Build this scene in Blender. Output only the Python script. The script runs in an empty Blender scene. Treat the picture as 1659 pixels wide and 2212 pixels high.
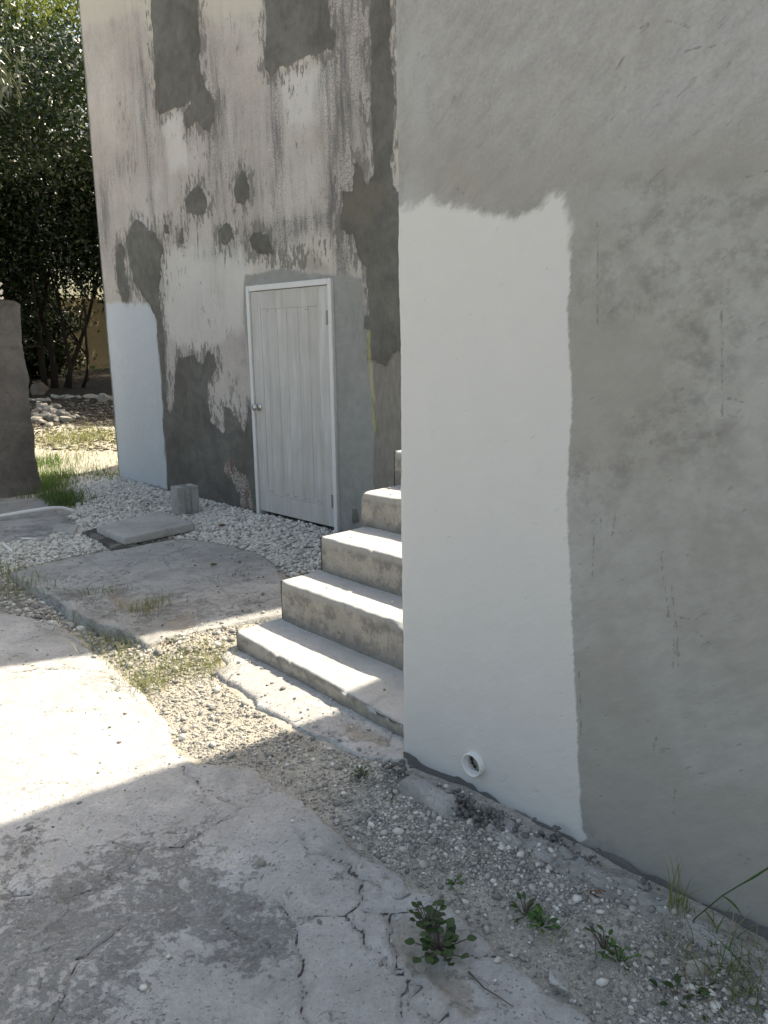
import bpy, math
import numpy as np
from mathutils import Matrix, Vector
S = bpy.context.scene
COL = S.collection
rng = np.random.default_rng(7)

# ------------------------------------------------------------------ camera, sky, sun, exposure
PIT, ROL, HC, FP = math.radians(12.2), math.radians(-0.86), 1.55, 1725.0
fw = np.array([0, math.cos(PIT), -math.sin(PIT)]); rt0 = np.array([1., 0, 0]); up0 = np.cross(rt0, fw)
rt = rt0*math.cos(ROL)+up0*math.sin(ROL); up = -rt0*math.sin(ROL)+up0*math.cos(ROL)
cd = bpy.data.cameras.new('camera'); cam = bpy.data.objects.new('camera', cd); COL.objects.link(cam)
cam.matrix_world = Matrix(((rt[0], up[0], -fw[0], 0), (rt[1], up[1], -fw[1], 0), (rt[2], up[2], -fw[2], HC), (0, 0, 0, 1)))
cd.sensor_fit = 'HORIZONTAL'; cd.sensor_width = 36; cd.lens = 36*FP/1659
cd.clip_start = .05; cd.clip_end = 6000
S.camera = cam
E1 = np.array([.6947, -.7193, 0]); E2 = np.array([.7193, .6947, 0]); ZZ = np.array([0, 0, 1.])   # house axes: along the facades / away from the street
sun_dir = .10*E1+.69*E2+ZZ; sun_dir /= np.linalg.norm(sun_dir)
W = bpy.data.worlds.new('World'); S.world = W; W.use_nodes = True
wn = W.node_tree; bg = wn.nodes['Background']; sk = wn.nodes.new('ShaderNodeTexSky')
sk.sky_type = 'NISHITA'; sk.sun_disc = False; sk.sun_elevation = math.asin(sun_dir[2])
sk.sun_rotation = math.atan2(sun_dir[0], sun_dir[1]); sk.air_density = 1.3; sk.dust_density = 4.0; sk.ozone_density = 1.0
wn.links.new(sk.outputs[0], bg.inputs[0]); bg.inputs[1].default_value = .15
sl = bpy.data.lights.new('sun', 'SUN'); sl.energy = 4.7; sl.angle = math.radians(.55); sl.color = (1, .965, .91)
so = bpy.data.objects.new('sun', sl); COL.objects.link(so)
so.rotation_euler = Vector(sun_dir).to_track_quat('Z', 'Y').to_euler(); so.location = (6, 5, 12)
S.view_settings.view_transform = 'Standard'; S.view_settings.look = 'None'
S.view_settings.use_white_balance = True; S.view_settings.white_balance_temperature = 7850; S.view_settings.white_balance_tint = 8
S.view_settings.exposure = 0.84; S.view_settings.gamma = 1; S.view_settings.use_curve_mapping = False

# ------------------------------------------------------------------ survey helpers (photo measurement -> metres on a known plane)
def ray(u, v): return rt*(u-829.5)/FP - up*(v-1106.)/FP + fw
CAM = np.array([0, 0, HC])
def G(u, v, z=0.):
    d = ray(u, v); return CAM+d*((z-HC)/d[2])
def onb(u, v, b):
    d = ray(u, v); return CAM+d*((b-CAM@E2)/(d@E2))
def W3(a, b, z=0.): return a*E1+b*E2+np.array([0, 0, z])
def gpoly(pts, z=0.): return np.array([G(u, v, z)[:2] for u, v in pts])
def wpoly(pts, b): return np.array([((P := onb(u, v, b))@E1, P[2]) for u, v in pts])
def crop(pts, ox, oy, s): return [((ox+x*s)/1.7938, (oy+y*s)/1.7938) for x, y in pts]
c1 = lambda p: crop(p, 0, 0, .6028)
c2 = lambda p: crop(p, 500, 0, .6631)
c3 = lambda p: crop(p, 0, 1000, .6028)
c4 = lambda p: crop(p, 600, 1000, .6028)
c5 = lambda p: crop(p, 0, 2600, .8439)
c6 = lambda p: crop(p, 1300, 3200, 1.0102)

# ------------------------------------------------------------------ numpy noise and distance fields
def vn(x, y, sc, seed):
    r = np.random.default_rng(seed); T = r.random((256, 256))
    X = x*sc+1000.37*seed % 97; Y = y*sc+31.7*seed % 89
    xi = np.floor(X).astype(int); yi = np.floor(Y).astype(int); fx = X-xi; fy = Y-yi
    fx = fx*fx*(3-2*fx); fy = fy*fy*(3-2*fy)
    a = T[xi % 256, yi % 256]; b = T[(xi+1) % 256, yi % 256]; c = T[xi % 256, (yi+1) % 256]; d = T[(xi+1) % 256, (yi+1) % 256]
    return (a*(1-fx)+b*fx)*(1-fy)+(c*(1-fx)+d*fx)*fy
def fbm(x, y, sc, seed, o=4, g=.5):
    s = 0; A = 1; t = 0
    for i in range(o): s = s+A*vn(x, y, sc*2**i, seed+i*11); t += A; A *= g
    return s/t-.5
def sstep(x, a, b):
    t = np.clip((x-a)/(b-a), 0, 1); return t*t*(3-2*t)
def segd(x, y, pts, closed=False):
    d = np.full(x.shape, 1e9); n = len(pts)
    for i in range(n if closed else n-1):
        ax, ay = pts[i]; bx, by = pts[(i+1) % n]; ex, ey = bx-ax, by-ay
        t = np.clip(((x-ax)*ex+(y-ay)*ey)/(ex*ex+ey*ey+1e-12), 0, 1)
        d = np.minimum(d, np.hypot(x-ax-t*ex, y-ay-t*ey))
    return d
def inside(x, y, pts):
    c = np.zeros(x.shape, bool); n = len(pts)
    for i in range(n):
        ax, ay = pts[i]; bx, by = pts[(i+1) % n]
        if ay == by: continue
        c ^= ((ay > y) != (by > y)) & (x < (bx-ax)*(y-ay)/(by-ay)+ax)
    return c
def sdf(x, y, polys):        # >0 inside, metres
    o = np.full(x.shape, -9.)
    for p in polys:
        d = segd(x, y, p, True); o = np.maximum(o, np.where(inside(x, y, p), d, -d))
    return np.maximum(o, -2.)

# ------------------------------------------------------------------ mesh helpers
def tag(o, label=None, cat=None, group=None, kind=None):
    if label: o['label'] = label
    if cat: o['category'] = cat
    if group: o['group'] = group
    if kind: o['kind'] = kind
    return o
def npmesh(name, V, F, attrs=None, smooth=False):
    V = np.asarray(V, np.float32); F = np.asarray(F, np.int32); k = F.shape[1]
    me = bpy.data.meshes.new(name); me.vertices.add(len(V)); me.vertices.foreach_set('co', V.ravel())
    me.loops.add(F.size); me.loops.foreach_set('vertex_index', F.ravel())
    me.polygons.add(len(F)); me.polygons.foreach_set('loop_start', np.arange(0, F.size, k, dtype=np.int32))
    try: me.polygons.foreach_set('loop_total', np.full(len(F), k, np.int32))
    except Exception: pass
    if smooth: me.polygons.foreach_set('use_smooth', np.ones(len(F), bool))
    for n, a in (attrs or {}).items():
        a = np.asarray(a, np.float32)
        if a.ndim == 1: t = me.attributes.new(n, 'FLOAT', 'POINT'); t.data.foreach_set('value', a)
        else: t = me.attributes.new(n, 'FLOAT_VECTOR', 'POINT'); t.data.foreach_set('vector', a.ravel())
    me.update(calc_edges=True); me.validate()
    return me
def link(name, me, mat=None, parent=None, loc=None):
    o = bpy.data.objects.new(name, me); COL.objects.link(o)
    if mat is not None and not me.materials: me.materials.append(mat)
    if parent is not None: o.parent = parent
    if loc is not None: o.location = loc
    return o
def empty(name, loc=(0, 0, 0)):
    o = bpy.data.objects.new(name, None); COL.objects.link(o); o.location = loc; o.empty_display_size = .1; return o
def gridfaces(nu, nv, keep=None):
    i = np.arange(nu*nv).reshape(nu, nv)
    F = np.stack([i[:-1, :-1], i[1:, :-1], i[1:, 1:], i[:-1, 1:]], -1).reshape(-1, 4)
    if keep is not None: F = F[keep[F].any(axis=1)]
    return F
def compact(V, F, attrs):
    u, inv = np.unique(F, return_inverse=True)
    return V[u], inv.reshape(F.shape), {k: a[u] for k, a in attrs.items()}
class MB:                     # small mesh builder
    def __init__(s): s.v = []; s.f = []
    def add(s, v, f):
        n = len(s.v); s.v += [tuple(map(float, p)) for p in v]; s.f += [[i+n for i in q] for q in f]
    def box(s, o, x, y, z):   # corner + three edge vectors
        o, x, y, z = map(np.array, (o, x, y, z)); o = o.astype(float)
        s.add([o, o+x, o+x+y, o+y, o+z, o+x+z, o+x+y+z, o+y+z], [(0, 3, 2, 1), (4, 5, 6, 7), (0, 1, 5, 4), (1, 2, 6, 5), (2, 3, 7, 6), (3, 0, 4, 7)])
    def prism(s, pts, z0, z1):
        n = len(pts); s.add([(p[0], p[1], z0) for p in pts]+[(p[0], p[1], z1) for p in pts],
            [list(range(n))[::-1], list(range(n, 2*n))]+[(i, (i+1) % n, n+(i+1) % n, n+i) for i in range(n)])
    def tube(s, P, R, n=8, cap=True):
        P = np.array(P, float); m = len(P); R = np.broadcast_to(R, (m,)); V = []
        for i in range(m):
            t = P[min(i+1, m-1)]-P[max(i-1, 0)]; t /= np.linalg.norm(t)+1e-9
            a = np.cross(t, [0, 0, 1.]) if abs(t[2]) < .9 else np.cross(t, [1., 0, 0]); a /= np.linalg.norm(a); b = np.cross(t, a)
            V += [P[i]+R[i]*(math.cos(2*math.pi*k/n)*a+math.sin(2*math.pi*k/n)*b) for k in range(n)]
        F = [(i*n+k, i*n+(k+1) % n, (i+1)*n+(k+1) % n, (i+1)*n+k) for i in range(m-1) for k in range(n)]
        if cap: F += [list(range(n))[::-1], list(range((m-1)*n, m*n))]
        s.add(V, F)
    def mesh(s, name, smooth=False, bevel=0):
        me = bpy.data.meshes.new(name); me.from_pydata(s.v, [], s.f)
        import bmesh
        b = bmesh.new(); b.from_mesh(me); bmesh.ops.recalc_face_normals(b, faces=b.faces)
        if bevel: bmesh.ops.bevel(b, geom=[e for e in b.edges], offset=bevel, segments=2, affect='EDGES', clamp_overlap=True)
        if smooth:
            for f in b.faces: f.smooth = True
        b.to_mesh(me); b.free(); return me
    def obj(s, name, mat, parent=None, smooth=False, bevel=0): return link(name, s.mesh(name, smooth, bevel), mat, parent)

# ------------------------------------------------------------------ node helpers
class NM:
    def __init__(s, name):
        s.m = bpy.data.materials.new(name); s.m.use_nodes = True; s.t = s.m.node_tree
        s.b = s.t.nodes['Principled BSDF']; s.L = s.t.links.new; s.b.inputs['Roughness'].default_value = .9
        s.b.inputs['Specular IOR Level'].default_value = .25
    def n(s, ty, **k):
        q = s.t.nodes.new(ty)
        for a, v in k.items(): setattr(q, a, v)
        return q
    def put(s, sock, v):
        if isinstance(v, bpy.types.NodeSocket): s.L(v, sock)
        elif v is not None: sock.default_value = v
    def attr(s, n, vec=False):
        q = s.n('ShaderNodeAttribute', attribute_name=n); return q.outputs['Vector' if vec else 'Fac']
    def pos(s): return s.n('ShaderNodeTexCoord').outputs['Object']
    def scale(s, v, sc):
        q = s.n('ShaderNodeMapping'); s.L(v, q.inputs[0]); q.inputs['Scale'].default_value = sc; return q.outputs[0]
    def noise(s, v, sc, det=5, ro=.55, dist=0, out=0):
        q = s.n('ShaderNodeTexNoise'); s.put(q.inputs['Vector'], v)
        q.inputs['Scale'].default_value = sc; q.inputs['Detail'].default_value = det
        q.inputs['Roughness'].default_value = ro; q.inputs['Distortion'].default_value = dist; return q.outputs[out]
    def vor(s, v, sc, feat='F1', out=0):
        q = s.n('ShaderNodeTexVoronoi', feature=feat); s.put(q.inputs['Vector'], v); q.inputs['Scale'].default_value = sc; return q.outputs[out]
    def m_(s, op, a, b=None, c=None):
        q = s.n('ShaderNodeMath', operation=op); s.put(q.inputs[0], a); s.put(q.inputs[1], b)
        if c is not None: s.put(q.inputs[2], c)
        return q.outputs[0]
    def step(s, v, a, b, lo=0., hi=1.):
        q = s.n('ShaderNodeMapRange', interpolation_type='SMOOTHSTEP'); s.put(q.inputs[0], v)
        for i, x in enumerate((a, b, lo, hi)): s.put(q.inputs[i+1], x)
        return q.outputs[0]
    def mix(s, f, a, b, mode='MIX'):
        q = s.n('ShaderNodeMix', data_type='RGBA', blend_type=mode); s.put(q.inputs[0], f)
        s.put(q.inputs[6], a if isinstance(a, bpy.types.NodeSocket) else (*a, 1)); s.put(q.inputs[7], b if isinstance(b, bpy.types.NodeSocket) else (*b, 1)); return q.outputs[2]
    def var(s, col, f, lo, hi): # multiply colour by lo..hi by factor
        g = s.n('ShaderNodeMapRange'); s.put(g.inputs[0], f); g.inputs[1].default_value = .3; g.inputs[2].default_value = .7
        g.inputs[3].default_value = lo; g.inputs[4].default_value = hi; c = s.n('ShaderNodeCombineColor')
        for i in range(3): s.L(g.outputs[0], c.inputs[i])
        return s.mix(1., col, c.outputs[0], 'MULTIPLY')
    def bump(s, h, d, st=1., prev=None):
        q = s.n('ShaderNodeBump'); s.L(h, q.inputs['Height']); q.inputs['Distance'].default_value = d; q.inputs['Strength'].default_value = st
        if prev is not None: s.L(prev, q.inputs['Normal'])
        return q.outputs[0]
    def fin(s, col, nor=None, rough=None):
        s.put(s.b.inputs['Base Color'], col if isinstance(col, bpy.types.NodeSocket) else (*col, 1))
        if nor is not None: s.L(nor, s.b.inputs['Normal'])
        if rough is not None: s.put(s.b.inputs['Roughness'], rough)
        return s.m

# ================================================================== MATERIALS
def mask(M, name, nz, amp, w=.004):     # ragged-edged patch from a distance attribute
    q = M.m_('MULTIPLY_ADD', M.m_('SUBTRACT', nz, .5), amp, M.attr(name)); return M.step(q, -w, w)

def mat_backwall():
    M = NM('old_limewash_wall'); wc = M.attr('wc', True)
    st = M.scale(wc, (1, .30, 1)); st2 = M.scale(wc, (1, .10, 1))
    nb = M.noise(st, 7, 8, .68); nf = M.noise(st, 26, 6, .7); ns = M.noise(st2, 16, 6, .65); nl = M.noise(wc, 1.6, 4, .6)
    fine = M.noise(wc, 120, 4, .7)
    col = M.mix(M.step(nl, .35, .65), (.53, .488, .468), (.625, .59, .568))
    col = M.var(col, ns, .86, 1.08); col = M.var(col, M.noise(wc, 45, 6, .75), .86, 1.1)
    col = M.mix(M.m_('MULTIPLY', M.step(M.m_('ADD', M.m_('MULTIPLY', ns, .6), M.m_('MULTIPLY', M.noise(wc, 3.4, 6, .7), .4)), .49, .64), .42), col, (.27, .265, .265))
    # pale and cream coats
    wm = mask(M, 'wht', nb, .35, .05); cm = mask(M, 'crm', nb, .30, .05)
    col = M.mix(M.m_('MULTIPLY', wm, .8), col, M.var((.68, .665, .655, 1) and M.mix(nl, (.64, .625, .61), (.72, .71, .70)), ns, .95, 1.04))
    col = M.mix(M.m_('MULTIPLY', cm, .7), col, (.65, .62, .55))
    # mildew: soft density broken into streaks and specks
    mil = M.attr('mil')
    mm = M.m_('MULTIPLY', mil, M.step(M.m_('ADD', M.m_('MULTIPLY', ns, .55), M.m_('MULTIPLY', nb, .45)), .40, .62))
    col = M.mix(M.m_('MULTIPLY', mm, .92), col, (.15, .152, .158))
    sp = M.step(M.m_('ADD', nf, M.m_('MULTIPLY', M.noise(wc, 2.2, 3, .5), .55)), .87, .97)
    col = M.mix(M.m_('MULTIPLY', sp, .55), col, (.16, .155, .15))
    spk = M.step(M.m_('ADD', M.noise(wc, 70, 3, .6), M.m_('MULTIPLY', mil, .16)), .66, .72)
    col = M.mix(M.m_('MULTIPLY', spk, .6), col, (.17, .168, .165))
    # chips close to the patches
    near = M.m_('MAXIMUM', M.step(M.attr('pat'), -.22, -.02), M.attr('chp')); ch = M.step(M.m_('ADD', M.m_('ADD', M.m_('MULTIPLY', nf, .65), M.m_('MULTIPLY', nb, .35)), M.m_('MULTIPLY', near, .15)), .635, .66)
    col = M.mix(M.m_('MULTIPLY', ch, .8), col, (.19, .185, .17))
    # cement patches
    gm = mask(M, 'gry', nb, .10, .012); gcol = M.var(M.mix(nl, (.30, .31, .30), (.38, .385, .38)), M.noise(wc, 9, 8, .7), .86, 1.12)
    gcol = M.mix(M.m_('MULTIPLY', M.step(nf, .60, .70), .5), gcol, (.20, .20, .195))
    col = M.mix(gm, col, gcol)
    g2 = mask(M, 'gr2', nb, .14, .015); c2_ = M.var(M.mix(M.noise(wc, 3, 5, .6), (.225, .21, .185), (.35, .33, .305)), nf, .8, 1.15)
    col = M.mix(g2, col, c2_)
    halo = M.m_('MULTIPLY', M.step(M.attr('pat'), -.14, .02), M.step(nb, .42, .6)); col = M.mix(M.m_('MULTIPLY', halo, .45), col, (.27, .26, .245))
    pm = mask(M, 'pat', M.m_('ADD', M.m_('MULTIPLY', nb, .6), M.m_('MULTIPLY', nf, .4)), .16, .005)
    trow = M.noise(wc, 4, 6, .6, 1.2)
    pcol = M.var(M.mix(M.step(nl, .3, .7), (.145, .140, .127), (.195, .193, .183)), trow, .80, 1.18)
    pcol = M.var(M.var(pcol, M.noise(wc, 14, 7, .7), .88, 1.12), fine, .93, 1.06)
    col = M.mix(pm, col, pcol)
    ol = mask(M, 'olv', nb, .2, .04); col = M.mix(M.m_('MULTIPLY', ol, .4), col, (.22, .20, .155))
    yl = M.m_('MULTIPLY', mask(M, 'yel', nf, .10, .01), 1.); col = M.mix(M.m_('MULTIPLY', M.m_('MULTIPLY', yl, M.step(nf, .35, .5)), .85), col, (.44, .42, .22))
    rd = mask(M, 'red', nf, .22, .006); col = M.mix(M.m_('MULTIPLY', rd, M.step(M.noise(wc, 60, 3, .6), .42, .56)), col, M.mix(M.step(nb, .48, .54), (.52, .46, .42), (.24, .12, .10)))
    dr = M.step(M.attr('drip'), .007, .003); col = M.mix(M.m_('MULTIPLY', dr, .8), col, (.2, .2, .19))
    pt = mask(M, 'pnt', M.m_('ADD', M.m_('MULTIPLY', nb, .55), M.m_('MULTIPLY', ns, .45)), .26, .022)
    col = M.mix(pt, col, M.var((.60, .655, .715) and M.mix(nl, (.59, .64, .70), (.63, .68, .73)), ns, .98, 1.02))
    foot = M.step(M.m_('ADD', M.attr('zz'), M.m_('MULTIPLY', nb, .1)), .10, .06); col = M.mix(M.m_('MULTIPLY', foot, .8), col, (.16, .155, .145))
    h = M.m_('ADD', M.m_('MULTIPLY', pm, .25), M.m_('MULTIPLY', M.noise(wc, 60, 6, .7), .6))
    h = M.m_('ADD', h, M.m_('MULTIPLY', nb, .5)); h = M.m_('ADD', h, M.m_('MULTIPLY', ch, -.3))
    col = M.mix(1., col, (.87, .87, .87), 'MULTIPLY')
    return M.fin(col, M.bump(h, .006, .8))

def mat_rightwall():
    M = NM('plastered_wall'); wc = M.attr('wc', True)
    r1 = M.scale(wc, (1, 1, 1)); r1.node.inputs['Rotation'].default_value = (0, 0, math.radians(-38)); dg = M.scale(r1, (.42, 1.1, 1))
    nl = M.noise(wc, 1.7, 4, .6); nb = M.noise(wc, 9, 7, .65); nd = M.noise(dg, 26, 6, .68); nf = M.noise(wc, 90, 5, .7); ns = M.noise(M.scale(wc, (1, .22, 1)), 11, 5, .6)
    col = M.mix(M.step(nl, .36, .64), (.405, .40, .385), (.44, .445, .455))
    col = M.var(col, nb, .90, 1.09); col = M.var(col, nd, .87, 1.12); col = M.var(col, nf, .88, 1.10); col = M.mix(M.m_('MULTIPLY', M.step(M.noise(wc, 34, 4, .7), .56, .66), .35), col, (.52, .52, .51)); col = M.mix(M.m_('MULTIPLY', M.step(M.noise(wc, 27, 5, .75), .60, .70), .35), col, (.28, .275, .26))
    col = M.mix(M.m_('MULTIPLY', M.m_('MULTIPLY', M.attr('cool'), M.step(ns, .38, .62)), .5), col, (.50, .52, .55))
    wa = mask(M, 'warm', nb, .35, .16); col = M.mix(M.m_('MULTIPLY', wa, .75), col, M.var((0, 0, 0) and M.mix(nb, (.34, .33, .30), (.38, .37, .345)), nd, .94, 1.06))
    gz = mask(M, 'zone', nb, .16, .05); col = M.mix(M.m_('MULTIPLY', gz, .85), col, M.var(M.mix(M.step(nl, .4, .62), (.385, .385, .37), (.43, .44, .43)), nd, .9, 1.1))
    pl = mask(M, 'plas', nb, .16, .03); col = M.mix(M.m_('MULTIPLY', pl, .85), col, M.var(M.mix(nb, (.365, .36, .34), (.40, .398, .38)), nd, .96, 1.05))
    sm = M.attr('smu'); mm = M.m_('MULTIPLY', sm, M.step(M.m_('ADD', M.m_('MULTIPLY', nd, .35), M.m_('MULTIPLY', M.noise(wc, 15, 8, .72), .65)), .44, .60))
    col = M.mix(M.m_('MULTIPLY', mm, .52), col, (.175, .175, .17))
    lt = M.m_('MULTIPLY', M.attr('lite'), M.step(nb, .45, .6)); col = M.mix(M.m_('MULTIPLY', lt, .5), col, (.50, .51, .50))
    tr = M.step(M.m_('ADD', M.noise(dg, 42, 3, .5), M.m_('MULTIPLY', nl, .25)), .80, .85); col = M.mix(M.m_('MULTIPLY', tr, .25), col, (.20, .195, .185))
    sc = M.step(M.m_('ADD', M.attr('scr'), M.m_('MULTIPLY', M.m_('SUBTRACT', M.noise(wc, 60, 3, .6), .5), .016)), .0035, .0005); col = M.mix(M.m_('MULTIPLY', sc, .6), col, (.19, .185, .17))
    nz = M.m_('ADD', M.m_('MULTIPLY', M.noise(dg, 60, 6, .75), .55), M.m_('MULTIPLY', nb, .45))
    tp_ = M.step(M.attr('zz'), 1.72, 1.86); q_ = M.m_('SUBTRACT', M.m_('ADD', M.m_('MULTIPLY', nz, .8), M.m_('MULTIPLY', M.noise(wc, 26, 3, .5), .2)), .5); q2 = M.m_('MULTIPLY', M.m_('SUBTRACT', M.m_('ADD', M.m_('MULTIPLY', M.noise(M.scale(r1, (.5, 1.3, 1)), 20, 7, .75), .7), M.m_('MULTIPLY', nb, .3)), .5), M.m_('MULTIPLY', tp_, .13)); pt = M.step(M.m_('ADD', M.m_('MULTIPLY_ADD', q_, .048, q2), M.attr('pnt')), M.m_('MULTIPLY_ADD', tp_, -.012, -.005), M.m_('MULTIPLY_ADD', tp_, .012, .005))
    col = M.mix(pt, col, M.var(M.mix(nl, (.70, .71, .72), (.745, .745, .745)), nb, .985, 1.01))
    pit = M.step(M.vor(wc, 9, out=0), .022, .014); col = M.mix(M.m_('MULTIPLY', pit, .6), col, (.3, .29, .28))
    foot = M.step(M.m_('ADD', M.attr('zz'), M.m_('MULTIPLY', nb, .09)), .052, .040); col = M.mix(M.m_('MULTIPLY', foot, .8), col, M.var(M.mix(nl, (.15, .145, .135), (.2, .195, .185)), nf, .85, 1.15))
    h = M.m_('ADD', M.m_('MULTIPLY', nf, .35), M.m_('MULTIPLY', nd, .8)); h = M.m_('ADD', h, M.m_('MULTIPLY', pit, -.5)); h = M.m_('ADD', h, M.m_('MULTIPLY', pt, .12))
    h = M.m_('ADD', h, M.m_('MULTIPLY', tr, -.5))
    col = M.mix(1., col, (.82, .82, .82), 'MULTIPLY')
    return M.fin(col, M.bump(h, .0032, .75))

def mat_concrete(name, ca, cb, moss=False, dirt=(.36, .33, .29), bs=.004, crackcol=(.075, .07, .062)):
    M = NM(name); P = M.pos(); nl = M.noise(P, 1.3, 5, .6); nb = M.noise(P, 7, 8, .7); nf = M.noise(P, 60, 6, .72); nm = M.noise(P, 24, 7, .75)
    col = M.mix(M.step(nl, .32, .68), ca, cb); col = M.var(col, nb, .82, 1.14); col = M.var(col, nf, .86, 1.14)
    bl = M.step(M.noise(P, 3.1, 6, .7, .6), .52, .62); col = M.mix(M.m_('MULTIPLY', bl, .35), col, tuple(c*.62 for c in ca))
    ag = M.step(M.vor(P, 55, out=0), .16, .10); agk = M.m_('MULTIPLY', ag, M.step(M.noise(P, 9, 2, .5), .52, .62)); col = M.mix(M.m_('MULTIPLY', agk, .6), col, tuple(min(.75, c*1.7) for c in cb))
    pt = M.step(M.noise(P, 85, 3, .6), .64, .70); col = M.mix(M.m_('MULTIPLY', pt, .6), col, tuple(c*.4 for c in ca))
    h = M.m_('ADD', M.m_('MULTIPLY', nf, .7), M.m_('MULTIPLY', nm, .9)); h = M.m_('ADD', h, M.m_('MULTIPLY', nb, 1.5)); h = M.m_('ADD', h, M.m_('MULTIPLY', pt, -.7))
    if moss:
        mo = M.m_('MULTIPLY_ADD', M.attr('moss'), .10, M.m_('ADD', M.m_('ADD', M.m_('MULTIPLY', nm, .38), M.m_('MULTIPLY', M.noise(P, 4.5, 5, .7), .30)), M.m_('MULTIPLY', nf, .32)))
        mk = M.step(mo, .54, .66); col = M.mix(M.m_('MULTIPLY', mk, .45), col, M.var(M.mix(nf, (.055, .055, .050), (.15, .147, .135)), nm, .7, 1.3)); h = M.m_('ADD', h, M.m_('MULTIPLY', mk, -.9))
        w = M.step(M.attr('whit'), .35, .6); 
        dm = M.m_('MULTIPLY_ADD', M.m_('SUBTRACT', nb, .5), .16, M.attr('dirt')); dk = M.step(dm, -.01, .02); col = M.mix(M.m_('MULTIPLY', dk, .85), col, M.var(M.mix(nb, dirt, tuple(c*1.18 for c in dirt)), nf, .75, 1.2))
        ck = M.m_('MULTIPLY_ADD', M.m_('SUBTRACT', nm, .5), .012, M.attr('crk')); c0 = M.step(ck, .0030, .0005); c1_ = M.step(M.attr('crk'), .022, .0)
        col = M.mix(M.m_('MULTIPLY', c1_, .28), col, tuple(c*.62 for c in ca)); col = M.mix(M.m_('MULTIPLY', c0, M.step(nb, .36, .5, .35, .95)), col, crackcol); h = M.m_('ADD', h, M.m_('MULTIPLY', c0, -1.5))
        wv_ = M.n('ShaderNodeVectorMath', operation='MULTIPLY_ADD'); M.L(M.noise(P, 5, 6, .65, 0, 1), wv_.inputs[0]); wv_.inputs[1].default_value = (.34, .34, 0); M.L(P, wv_.inputs[2]); fine = M.vor(wv_.outputs[0], 2.6, 'DISTANCE_TO_EDGE')
        fc = M.m_('MULTIPLY', M.step(fine, .012, .003), M.step(M.noise(P, 1.6, 3, .6), .5, .58)); col = M.mix(M.m_('MULTIPLY', fc, .5), col, crackcol)
    return M.fin(col, M.bump(h, bs, .9))

def mat_steps():
    M = NM('step_concrete'); P = M.pos(); nl = M.noise(P, 2.3, 5, .6); nb = M.noise(P, 9, 8, .7); nf = M.noise(P, 80, 6, .72)
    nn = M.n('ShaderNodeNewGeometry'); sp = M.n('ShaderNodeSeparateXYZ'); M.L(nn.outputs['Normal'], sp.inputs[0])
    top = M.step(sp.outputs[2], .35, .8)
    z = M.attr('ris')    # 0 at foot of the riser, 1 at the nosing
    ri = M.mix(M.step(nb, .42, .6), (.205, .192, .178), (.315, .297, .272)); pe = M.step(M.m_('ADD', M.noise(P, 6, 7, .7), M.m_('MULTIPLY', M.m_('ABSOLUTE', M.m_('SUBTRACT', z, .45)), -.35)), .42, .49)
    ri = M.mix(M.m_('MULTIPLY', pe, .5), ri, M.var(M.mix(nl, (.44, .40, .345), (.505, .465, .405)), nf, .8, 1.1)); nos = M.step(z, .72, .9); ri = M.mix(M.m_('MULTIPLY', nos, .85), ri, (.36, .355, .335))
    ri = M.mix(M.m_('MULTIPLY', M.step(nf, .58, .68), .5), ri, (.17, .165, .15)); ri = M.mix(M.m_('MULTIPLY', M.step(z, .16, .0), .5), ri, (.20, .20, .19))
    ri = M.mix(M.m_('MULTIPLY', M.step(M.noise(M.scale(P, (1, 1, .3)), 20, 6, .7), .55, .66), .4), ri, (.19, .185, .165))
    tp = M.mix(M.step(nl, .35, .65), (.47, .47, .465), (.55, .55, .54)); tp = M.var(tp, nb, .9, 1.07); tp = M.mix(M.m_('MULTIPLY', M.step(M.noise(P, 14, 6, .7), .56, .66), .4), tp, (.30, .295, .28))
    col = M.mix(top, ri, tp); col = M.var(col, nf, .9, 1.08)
    h = M.m_('ADD', M.m_('MULTIPLY', nf, .8), M.m_('MULTIPLY', nb, 1.6))
    return M.fin(col, M.bump(h, .004, .7))

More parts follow.
